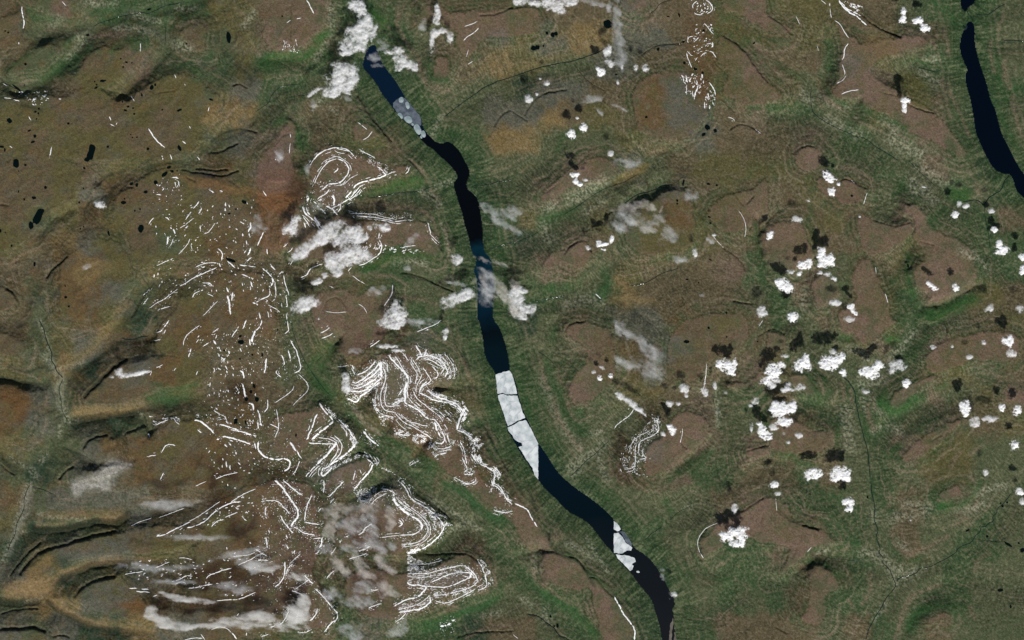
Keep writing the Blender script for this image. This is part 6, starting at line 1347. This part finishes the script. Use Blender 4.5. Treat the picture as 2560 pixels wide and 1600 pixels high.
def size_words(x, y):
    best = min(MARKS, key=lambda m_: (m_[1] - x) ** 2 + (m_[2] - y) ** 2)
    dx, dy = x - best[1], y - best[2]; d = math.hypot(dx, dy)
    if d < 14:
        return "at " + best[0]
    a = math.degrees(math.atan2(dy, dx)) % 360
    w = ["right of", "lower right of", "below", "lower left of", "left of", "upper left of", "above", "upper right of"][int(((a + 22.5) % 360) // 45)]
    far = "far " if d > 130 else ("just " if d < 35 else "")
    return far + w + " " + best[0]

LABELS = []   # (object, base text, x, y)
def want_label(o, text, cat, group, x, y):
    o["category"] = cat
    if group:
        o["group"] = group
    LABELS.append((o, text, x, y))

ORD = ["first", "second", "third", "fourth", "fifth", "sixth", "seventh", "eighth", "ninth", "tenth", "eleventh", "twelfth"]
def finish_labels():
    by = {}
    for rec in LABELS:
        by.setdefault(rec[1], []).append(rec)
    for text, recs in by.items():
        if len(recs) == 1:
            recs[0][0]["label"] = text; continue
        spanx = max(r[2] for r in recs) - min(r[2] for r in recs); spany = max(r[3] for r in recs) - min(r[3] for r in recs)
        if spanx >= spany:
            recs.sort(key=lambda r: r[2]); side = "from left"
        else:
            recs.sort(key=lambda r: r[3]); side = "from top"
        for i, r in enumerate(recs):
            r[0]["label"] = text + ", " + ORD[min(i, 11)] + " " + side

# ------------------------------------------------------------------ the ground, one sheet to beyond the horizon of any nearby view
def far_lines(a, n=15, g=1.42, s=4.0):
    out, st = [], s
    v = a
    for _ in range(n):
        v += st; st *= g; out.append(v)
    return np.array(out)
xr = far_lines(XS[-1]); xl = -(far_lines(-XS[0]))[::-1]
yr = far_lines(YS[-1]); yl = -(far_lines(-YS[0]))[::-1]
XA = np.concatenate([xl, XS, xr]); YA = np.concatenate([yl, YS, yr])
def mirror(v, a, n):
    u = np.abs((v - a) / ST)
    p = 2 * (n - 1)
    u = np.mod(u, p)
    return np.where(u > n - 1, p - u, u).round().astype(int).clip(0, n - 1)
ix = mirror(XA, XS[0], NX); iy = mirror(YA, YS[0], NY)
HA = H[np.ix_(iy, ix)].astype(np.float64); CA = COL[np.ix_(iy, ix)]
LKA = lakeM[np.ix_(iy, ix)]
ox = (XA < XS[0]) | (XA > XS[-1]); oy = (YA < YS[0]) | (YA > YS[-1])
OUT = ox[None, :] | oy[:, None]
HA = np.where(OUT & LKA, 0.3, HA); CA = np.where((OUT & LKA)[..., None], PAL['g'], CA)
PX, PY = np.meshgrid(XA, YA)
# the two lakes run on a little past the surveyed part
wxx, wyy = (PX - 1280) * KM, (800 - PY) * KM
V = np.stack([wxx, wyy, HA], -1).reshape(-1, 3)
nyA, nxA = HA.shape
idx = np.arange(nyA * nxA).reshape(nyA, nxA)
F = np.stack([idx[:-1, :-1], idx[1:, :-1], idx[1:, 1:], idx[:-1, 1:]], -1).reshape(-1, 4)
rgba = np.concatenate([CA.reshape(-1, 3), np.ones((len(V), 1))], 1)
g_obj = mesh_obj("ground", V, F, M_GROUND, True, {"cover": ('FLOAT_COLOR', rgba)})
g_obj["kind"] = "structure"
del V, F, rgba, PX, PY, wxx, wyy, HA, CA

# ------------------------------------------------------------------ lakes
def grow(poly, d):
    p = np.array(poly, float); t = np.roll(p, -1, 0) - np.roll(p, 1, 0)
    t /= (np.hypot(t[:, 0], t[:, 1])[:, None] + 1e-9)
    area = 0.5 * np.sum(p[:, 0] * np.roll(p[:, 1], -1) - np.roll(p[:, 0], -1) * p[:, 1])
    nrm = np.stack([t[:, 1], -t[:, 0]], 1) * (1 if area > 0 else -1)
    return p + nrm * d

def sheet(name, poly, z, mat):
    p = np.array(poly); X, Y = (p[:, 0] - 1280) * KM, (800 - p[:, 1]) * KM
    V_ = [(x, y, z) for x, y in zip(X, Y)]
    a = 0.5 * sum(V_[i][0] * V_[(i + 1) % len(V_)][1] - V_[(i + 1) % len(V_)][0] * V_[i][1] for i in range(len(V_)))
    f = list(range(len(V_)))
    if a < 0:
        f.reverse()
    return mesh_obj(name, V_, [f], mat, False)

for p, m_ in zip(lakes_soft, (M_LAKE, M_LAKE_E, M_LAKE_E)):
    o = sheet("lake", grow(p, 3.0), LAKE_Z, m_); o["kind"] = "structure"

# ------------------------------------------------------------------ ribbons draped on the ground (rivers, snow)
def ribbon(pts, wfun, lift, crown, jag, seed, gap=0.0):
    """tapered strip with a raised spine, three vertices across; returns V, F, area(px2)"""
    p, L_ = dens(pts, 1.6)
    n = len(p)
    if n < 3:
        p, L_ = dens(pts, max(0.4, L_ / 3)); n = len(p)
    t = np.gradient(p, axis=0); t /= (np.hypot(t[:, 0], t[:, 1])[:, None] + 1e-9)
    nr = np.stack([-t[:, 1], t[:, 0]], 1)
    s = np.linspace(0, L_, n)
    e = smooth(0, min(4.0, L_ * 0.3), s) * smooth(0, min(4.0, L_ * 0.3), L_ - s)
    w = wfun * (0.25 + 0.75 * e) * (1 + jag * fbm(s, np.full(n, seed * 3.3), 7, 3, seed % 50))
    wl = w * (1 + jag * 0.8 * fbm(s, np.full(n, seed * 5.1), 4, 2, seed % 37)); wr = w * (1 + jag * 0.8 * fbm(s, np.full(n, seed * 7.7), 4, 2, seed % 41))
    if gap > 0:
        g_ = smooth(-gap, -gap + 0.18, fbm(s, np.full(n, seed * 1.7), 9, 3, seed % 29) + 0.12)
        wl = wl * (0.12 + 0.88 * g_); wr = wr * (0.12 + 0.88 * g_)
    wl = np.maximum(wl, 0.0) * 0.5; wr = np.maximum(wr, 0.0) * 0.5
    wob = fbm(s, np.full(n, seed * 2.9), 12, 2, seed % 31)[:, None] * nr * min(1.6, wfun * 0.5) * (1 if jag > 0.1 else 0.3)
    c = p + wob
    A = c + nr * wl[:, None]; B = c - nr * wr[:, None]
    keep = np.ones(n, bool)
    zA = ground(A[:, 0], A[:, 1]) + lift * 0.3; zB = ground(B[:, 0], B[:, 1]) + lift * 0.3; zC = ground(c[:, 0], c[:, 1]) + lift + crown
    zC = np.maximum(zC, (zA + zB) / 2 + lift * 0.5)
    P = np.stack([A, c, B], 1).reshape(-1, 2); Z = np.stack([zA, zC, zB], 1).ravel()
    V_ = np.column_stack([(P[:, 0] - 1280) * KM, (800 - P[:, 1]) * KM, Z])
    F_ = []
    for i in range(n - 1):
        if keep[i] and keep[i + 1]:
            a = 3 * i
            F_.append((a, a + 1, a + 4, a + 3)); F_.append((a + 1, a + 2, a + 5, a + 4))
    return V_, F_, float(((wl + wr)[:-1] * L_ / max(n - 1, 1)).sum()), L_

def merged(parts):
    V_, F_, o_ = [], [], 0
    for v, f in parts:
        V_.append(v); F_ += [tuple(i + o_ for i in q_) for q_ in f]; o_ += len(v)
    return np.concatenate(V_), F_

rp = []
for i, (_, w, p) in enumerate(river_soft):
    v, f, a, L_ = ribbon(p, w * 1.0, 0.022, 0.0, 0.35, 900 + i)
    if not f:
        continue
    o = mesh_obj("river", v, f, M_RIVER); o["kind"] = "structure"

# ------------------------------------------------------------------ ponds
for i, (x, y, rx, ry, ang, z) in enumerate(pond_list):
    n = 22
    th = np.linspace(0, 2 * np.pi, n, endpoint=False)
    r = 1 + 0.30 * fbm(np.cos(th) * 10 + x, np.sin(th) * 10 + y, 9, 3, 60 + i % 9)
    px, py = np.cos(th) * rx * r, np.sin(th) * ry * r
    if i % 3 == 0:
        px *= 1 + 0.25 * np.sin(2 * th + i)
    X = x + px * math.cos(ang) - py * math.sin(ang); Y = y + px * math.sin(ang) + py * math.cos(ang)
    milky = (x, y) and (abs(x - 427) < 40 and False)
    o = sheet("pond", np.column_stack([X, Y]), z + 0.03, M_POND)
    place_origin(o)
    big_ = rx * ry
    size = "tiny" if big_ < 9 else ("small" if big_ < 25 else ("mid sized" if big_ < 90 else "large"))
    shp = "round" if max(rx, ry) / min(rx, ry) < 1.5 else "narrow"
    want_label(o, "%s %s dark pond %s" % (size, shp, size_words(x, y)), "pond", "dark tundra ponds", x, y)

# ------------------------------------------------------------------ lake ice
def slab(name, poly, z, th_, mat, seed, jag=1.2):
    p, _ = dens(list(poly) + [poly[0]], 2.2); p = p[:-1]
    p = p + np.stack([fbm(p[:, 0], p[:, 1], 8, 3, seed), fbm(p[:, 0], p[:, 1], 8, 3, seed + 3)], 1) * jag
    X, Y = (p[:, 0] - 1280) * KM, (800 - p[:, 1]) * KM
    n = len(p)
    a = 0.5 * np.sum(X * np.roll(Y, -1) - np.roll(X, -1) * Y)
    if a < 0:
        X, Y = X[::-1], Y[::-1]
    V_ = [(X[i], Y[i], z) for i in range(n)] + [(X[i], Y[i], z + th_) for i in range(n)]
    F_ = [tuple(range(n, 2 * n))] + [(i, (i + 1) % n, n + (i + 1) % n, n + i) for i in range(n)] + [tuple(range(n - 1, -1, -1))]
    o = mesh_obj(name, V_, F_, mat, False)
    place_origin(o)
    return o
ice_words = ["wide white ice sheet, northern third of the long lake's ice", "cracked pale ice sheet, middle piece of the long lake's ice",
             "longest pale ice sheet below the dark crossing crack, with a notched left side",
             "small wedge of pale ice against the straight cut of the lower lake", "broad pale ice floe under the small wedge on the lower lake",
             "cracked ice floe nearest the left shore of the lower lake", "tiny pale ice scrap floating right of the lower lake floes"]
for i, (k, s_, p) in enumerate(ICE):
    x, y = np.mean(np.array(p), 0)
    lower = i < 7
    pp = p if lower else soften_closed(p, 2)
    o = slab("ice_floe", pp, LAKE_Z + 0.012, 0.02, M_ICE if lower else M_ICE_G, 70 + i, 1.3 if i < 7 else 0.9)
    o["category"] = "ice floe"; o["group"] = "ice floes on the long lake"
    if lower:
        o["label"] = ice_words[i]
    else:
        want_label(o, "rounded grey ice floe in the northern ice field", "ice floe", "ice floes on the long lake", x, y)
for i, (k, s_, p) in enumerate(THIN_ICE):
    o = slab("thin_ice", soften_closed(p, 1), LAKE_Z + 0.003, 0.005, M_ICE_T, 90 + i, 1.0)
    o["category"] = "thin ice"
    o["label"] = ["dark translucent sheet of thin ice around the northern grey floes", "narrow strip of thin grey ice along the right shore of the lower lake"][i]

for i, (k, s_, p) in enumerate(SANDBARS):
    o = slab("sandbar", soften_closed(p, 2), LAKE_Z - 0.004, 0.02, M_SAND, 95 + i, 1.8)
    o["category"] = "sandbar"
    o["label"] = ["brown sandbar along the right bank at the lake's bottom end", "slim brown sandbar in mid channel at the lake's bottom end", "smallest brown sandbar between the two others at the lake's foot"][i]

# ------------------------------------------------------------------ snow banks
recs = []
for i, (k, w, p) in enumerate(SNOW):
    if len(p) < 2 or p[0][0] > 2600:
        continue
    ps = soften(p, 2)
    v, f, a, L_ = ribbon(ps, w * 0.80 + 0.10, 0.018, 0.006 + 0.004 * w, 0.38, 11 + i * 7, 0.45 if w < 2.3 else 0.36)
    if not f:
        continue
    q_ = np.array(p); mid = q_[len(q_) // 2]
    d = q_[1:] - q_[:-1]; ang = np.arctan2(d[:, 1], d[:, 0])
    turn = float(np.abs((np.diff(ang) + np.pi) % (2 * np.pi) - np.pi).sum()) if len(ang) > 1 else 0.0
    ch = q_[-1] - q_[0]; orient = abs(math.degrees(math.atan2(ch[1], ch[0]))) % 180
    recs.append(dict(v=v, f=f, a=a, L=L_, w=w, mid=mid, turn=turn, orient=orient))
recs.sort(key=lambda r: -r['a'])
rest = []
for i, r in enumerate(recs):
    if i >= 296:
        rest.append((r['v'], r['f'])); continue
    o = mesh_obj("snow_bank", r['v'], r['f'], M_SNOW)
    place_origin(o)
    ln = "long" if r['L'] > 60 else ("short" if r['L'] < 18 else "")
    wd = "broad" if r['w'] >= 4 else ("thin" if r['w'] < 2.3 else "")
    sh = "hooked" if r['turn'] > 2.4 else ("winding" if r['turn'] > 1.1 else ("upright" if 60 < r['orient'] < 120 else ("level" if r['orient'] < 25 or r['orient'] > 155 else "slanting")))
    txt = " ".join(t for t in (ln, wd, sh) if t) + " snow bank " + size_words(*r['mid'])
    want_label(o, txt, "snow bank", "snow banks on the plateau edges", *r['mid'])

# thinner companion lines along the neighbouring terraces of the snow spurs
for i, (k, w, p) in enumerate(SNOW):
    if k not in ('A', 'B', '13', '12', 'C') or len(p) < 3 or (k == '13' and p[0][0] < 940) or (k == '12' and p[0][0] < 760):
        continue
    ps, _ = dens(soften(p, 2), 2.0); tt = np.gradient(ps, axis=0); tt /= (np.hypot(tt[:, 0], tt[:, 1])[:, None] + 1e-9)
    for q_, off in enumerate((4.2 + 0.5 * w, -4.6 - 0.5 * w, 8.5)):
        if (i * 7 + q_ * 5) % 3 != 1:
            continue
        oo = off + 1.5 * fbm(ps[:, 0], ps[:, 1], 25, 2, 600 + q_)
        pp = ps + np.stack([-tt[:, 1], tt[:, 0]], 1) * oo[:, None]
        g_ = fbm(ps[:, 0], ps[:, 1], 16, 3, 620 + i) > 0.0
        a_ = 0
        while a_ < len(pp):
            if not g_[a_]:
                a_ += 1; continue
            b_ = a_
            while b_ < len(pp) and g_[b_]:
                b_ += 1
            if b_ - a_ >= 3:
                v, f, ar, L_ = ribbon(pp[a_:b_], 0.95 + 0.1 * w, 0.016, 0.006, 0.4, 2000 + i * 3 + q_, 0.3)
                if f:
                    rest.append((v, f))
            a_ = b_

# flecks of broken snow: oriented like the nearest bank
tanx = np.zeros((len(YS2), len(XS2)), np.float32); tany = np.zeros_like(tanx)
sm = np.zeros_like(lake2)
for k, w, p in SNOW:
    if len(p) < 2:
        continue
    pp, _ = dens(soften(p, 2), 2.0); tt = np.gradient(pp, axis=0); tt /= (np.hypot(tt[:, 0], tt[:, 1])[:, None] + 1e-9)
    ii = ((pp[:, 0] - XS2[0]) / ST2).round().astype(int); jj = ((pp[:, 1] - YS2[0]) / ST2).round().astype(int)
    ok = (ii >= 0) & (ii < sm.shape[1]) & (jj >= 0) & (jj < sm.shape[0])
    sm[jj[ok], ii[ok]] = True; tanx[jj[ok], ii[ok]] = tt[ok, 0]; tany[jj[ok], ii[ok]] = tt[ok, 1]
_, near = jfa(sm)
TX, TY = tanx.ravel()[near], tany.ravel()[near]

fl_V, fl_F = [], []
def add_flecks(x, y, tx, ty, ln, wd):
    n = len(x)
    if n == 0:
        return
    base = sum(len(v) for v in fl_V)
    nx_, ny_ = -ty, tx
    ring = [(-0.5, 0.0), (-0.22, 0.5), (0.28, 0.42), (0.5, 0.0), (0.2, -0.5), (-0.26, -0.4)]
    P = []
    for a, b in ring:
        ja = a + rng.normal(0, 0.10, n); jb = b * rng.uniform(0.5, 1.3, n)
        P.append(np.stack([x + tx * ja * ln + nx_ * jb * wd, y + ty * ja * ln + ny_ * jb * wd], 1))
    P = np.stack(P, 1); cx = np.stack([x, y], 1)[:, None, :]
    P = np.concatenate([P, cx], 1)
    Z = ground(P[..., 0], P[..., 1]); Z[:, :6] += 0.004; Z[:, 6] = np.maximum(Z[:, 6] + 0.022, Z[:, :6].mean(1) + 0.012)
    V_ = np.stack([(P[..., 0] - 1280) * KM, (800 - P[..., 1]) * KM, Z], -1).reshape(-1, 3)
    fl_V.append(V_)
    b0 = base + np.arange(n) * 7
    for q_ in range(6):
        fl_F.append(np.stack([b0 + 6, b0 + (q_ + 1) % 6, b0 + q_], 1))

def tang(x, y):
    i = ((x - XS2[0]) / ST2).astype(int).clip(0, len(XS2) - 1); j = ((y - YS2[0]) / ST2).astype(int).clip(0, len(YS2) - 1)
    tx, ty = TX[j, i] + rng.normal(0, 0.22, len(x)), TY[j, i] + rng.normal(0, 0.22, len(x))
    l = np.hypot(tx, ty) + 1e-6
    return tx / l, ty / l

def in_poly(x, y, poly):
    c = np.zeros(len(x), bool); p = np.array(poly)
    for (x1, y1), (x2, y2) in zip(p, np.roll(p, -1, 0)):
        k_ = (y1 > y) != (y2 > y)
        with np.errstate(divide='ignore', invalid='ignore'):
            c ^= k_ & (x < (x2 - x1) * (y - y1) / (y2 - y1) + x1)
    return c

for fi, (k, num, poly) in enumerate(FLECKS):
    p = np.array(poly); lo, hi = p.min(0), p.max(0)
    n = int(num * 6)
    x, y = rng.uniform(lo[0], hi[0], n), rng.uniform(lo[1], hi[1], n)
    m = in_poly(x, y, poly) & (fbm(x, y, 14, 3, 100 + fi) > -0.05)
    num = num * (0.6 if k in ('01', '02', '03', '20') else 0.8)
    x, y = x[m][:int(num * 1.25)], y[m][:int(num * 1.25)]
    tx, ty = tang(x, y)
    coarse = k in ('01', '02', '03', '20', '11', '30', '00') 
    wd = rng.uniform(0.7, 2.3, len(x)) ** 1.1 if coarse else rng.uniform(0.5, 1.35, len(x))
    ln = wd * rng.uniform(1.0, 3.4, len(x))
    add_flecks(x, y, tx, ty, ln, wd)
# strings of flecks beside the banks of the snow spurs
for k, w, p in SNOW:
    if k not in ('A', 'B', '12', '13', 'C', '20', '22', '01', '02'):
        continue
    pp, L_ = dens(soften(p, 2), 2.0)
    dense_ = 0.9 if k in ('A', 'B', '13') else 0.22
    n = int(L_ * dense_ * (0.5 + w * 0.22))
    if n < 1:
        continue
    s = rng.integers(0, len(pp), n)
    tt = np.gradient(pp, axis=0); tt /= (np.hypot(tt[:, 0], tt[:, 1])[:, None] + 1e-9)
    off = rng.normal(0, 1.0, n) * (2.5 + w * 1.3)
    x = pp[s, 0] - tt[s, 1] * off; y = pp[s, 1] + tt[s, 0] * off
    tx, ty = tt[s, 0] + rng.normal(0, 0.15, n), tt[s, 1] + rng.normal(0, 0.15, n)
    l = np.hypot(tx, ty); tx /= l; ty /= l
    wd = rng.uniform(0.45, 1.1, n); ln = wd * rng.uniform(1.5, 5.0, n)
    add_flecks(x, y, tx, ty, ln, wd)
o = mesh_obj("snow_flecks", np.concatenate(fl_V), np.concatenate(fl_F), M_SNOW)
o["kind"] = "stuff"; o["label"] = "countless small snow flecks strewn along the terraces of the plateau edges"; o["category"] = "snow"
if rest:
    v, f = merged(rest)
    o = mesh_obj("snow_streaks", v, f, M_SNOW)
    o["kind"] = "stuff"; o["label"] = "many thin short snow streaks scattered over the western and central moors"; o["category"] = "snow"

# ------------------------------------------------------------------ clouds
def build_cloud(idx_, grade, lumps):
    x0 = min(l[0] - max(l[2], l[3]) * 1.3 for l in lumps); x1 = max(l[0] + max(l[2], l[3]) * 1.3 for l in lumps)
    y0 = min(l[1] - max(l[2], l[3]) * 1.3 for l in lumps); y1 = max(l[1] + max(l[2], l[3]) * 1.3 for l in lumps)
    span = max(x1 - x0, y1 - y0)
    st = 1.25 if span < 90 else (1.7 if span < 160 else 2.6)
    X, Y = np.meshgrid(np.arange(x0, x1 + st, st), np.arange(y0, y1 + st, st))
    keep = np.ones_like(X)
    X0, Y0 = X, Y
    rm_ = float(np.mean([min(l[2], l[3]) for l in lumps]))
    wa_ = {3.0: 0.55, 2.0: 0.6, 1.7: 0.6, 1.5: 0.9, 1.0: 0.9}[grade] * rm_
    X = X0 + wa_ * fbm(X0, Y0, rm_ * 1.6 + 5, 4, 300 + idx_, 0.6); Y = Y0 + wa_ * fbm(X0, Y0, rm_ * 1.6 + 5, 4, 400 + idx_, 0.6)
    for lx, ly, rx, ry, an in lumps:
        u = (X - lx) * math.cos(an) + (Y - ly) * math.sin(an); v = -(X - lx) * math.sin(an) + (Y - ly) * math.cos(an)
        r2 = (u / (rx * 1.22)) ** 2 + (v / (ry * 1.22)) ** 2
        keep *= 1 - np.clip(1 - r2, 0, 1)
    Fz = 1 - keep
    X, Y = X0, Y0
    sd = 200 + idx_
    if grade == 3:
        n = 0.85 * fbm(X, Y, 15, 5, sd, 0.68) + 0.30 * (1 - 2.4 * np.abs(fbm(X, Y, 8, 3, sd + 1)))
        Tn = Fz * 1.30 + (n - 0.50) * 1.15 * smooth(0, 0.25, Fz)
        top, k_ = 0.16, 1.0
    elif grade == 2:
        n = 0.9 * fbm(X, Y, 24, 6, sd, 0.66) + 0.30 * fbm(X, Y, 6, 3, sd + 2, 0.6)
        Tn = Fz * 1.05 + (n - 0.20) * 1.15 * smooth(0, 0.35, Fz)
        top, k_ = 0.18, 1.0
    else:
        lowleft = lumps[0][0] < 700 and lumps[0][1] > 1200
        a = 0.05 if lowleft else 0.6
        n = 0.9 * fbm(X * math.cos(a) + Y * math.sin(a), (-X * math.sin(a) + Y * math.cos(a)) * (3.2 if lowleft else 2.2), 70 if lowleft else 38, 6, sd, 0.55)
        Tn = Fz * 0.9 + (n - 0.15) * 1.2 * smooth(0, 0.45, Fz)
        top, k_ = 0.08, 1.0
    Tn = np.clip(Tn, 0, 1.6)
    Tn[0, :] = Tn[-1, :] = 0; Tn[:, 0] = Tn[:, -1] = 0
    if not (Tn > 0.02).any():
        return None
    cx, cy = np.mean([l[0] for l in lumps]), np.mean([l[1] for l in lumps])
    base = {3.0: 2.35, 2.0: 2.15, 1.7: 2.2, 1.5: 2.5, 1.0: 2.9}[grade] + 0.1 * math.sin(idx_ * 1.7)
    m = Tn > 0
    cell = m[:-1, :-1] | m[1:, :-1] | m[:-1, 1:] | m[1:, 1:]
    used = np.zeros_like(m)
    used[:-1, :-1] |= cell; used[1:, :-1] |= cell; used[:-1, 1:] |= cell; used[1:, 1:] |= cell
    ti = -np.ones(m.shape, int); ti[used] = np.arange(used.sum())
    nb = int(used.sum()); bi2 = ti.copy(); bi2[m] = nb + np.arange(m.sum())
    zt = base + top * Tn ** 0.8; zb = base - 0.16 * top * Tn
    xt, yt = W(X, Y, base)
    V_ = np.concatenate([np.column_stack([xt[used], yt[used], zt[used]]), np.column_stack([xt[m], yt[m], zb[m]])])
    j, i = np.nonzero(cell)
    Ft = np.stack([ti[j, i], ti[j + 1, i], ti[j + 1, i + 1], ti[j, i + 1]], 1)
    Fb = np.stack([bi2[j, i], bi2[j, i + 1], bi2[j + 1, i + 1], bi2[j + 1, i]], 1)
    ok = (Fb != Ft[:, [0, 3, 2, 1]]).any(1)
    F_ = np.concatenate([Ft, Fb[ok]])
    Ta = Tn ** 1.5 if grade == 3 else Tn
    th_ = np.concatenate([Ta[used], Ta[m]])
    o = mesh_obj("cloud", V_, F_, M_CLOUD[grade], True, {"thick": ('FLOAT', th_)})
    place_origin(o)
    ar = float(m.sum()) * st * st
    size = "tiny" if ar < 350 else ("small" if ar < 1200 else ("large" if ar > 5000 else ""))
    kind = {3.0: "bright puffy cloud", 2.0: "soft ragged cloud", 1.7: "smooth pale cloud bank", 1.5: "hazy brownish cloud", 1.0: "faint veil cloud"}[grade]
    want_label(o, (size + " " + kind + " " + size_words(cx, cy)).strip(), "cloud", "clouds over the plateau", cx, cy)
    return o
for i, (g_, l_) in enumerate(CLOUDS):
    build_cloud(i, g_, l_)
finish_labels()
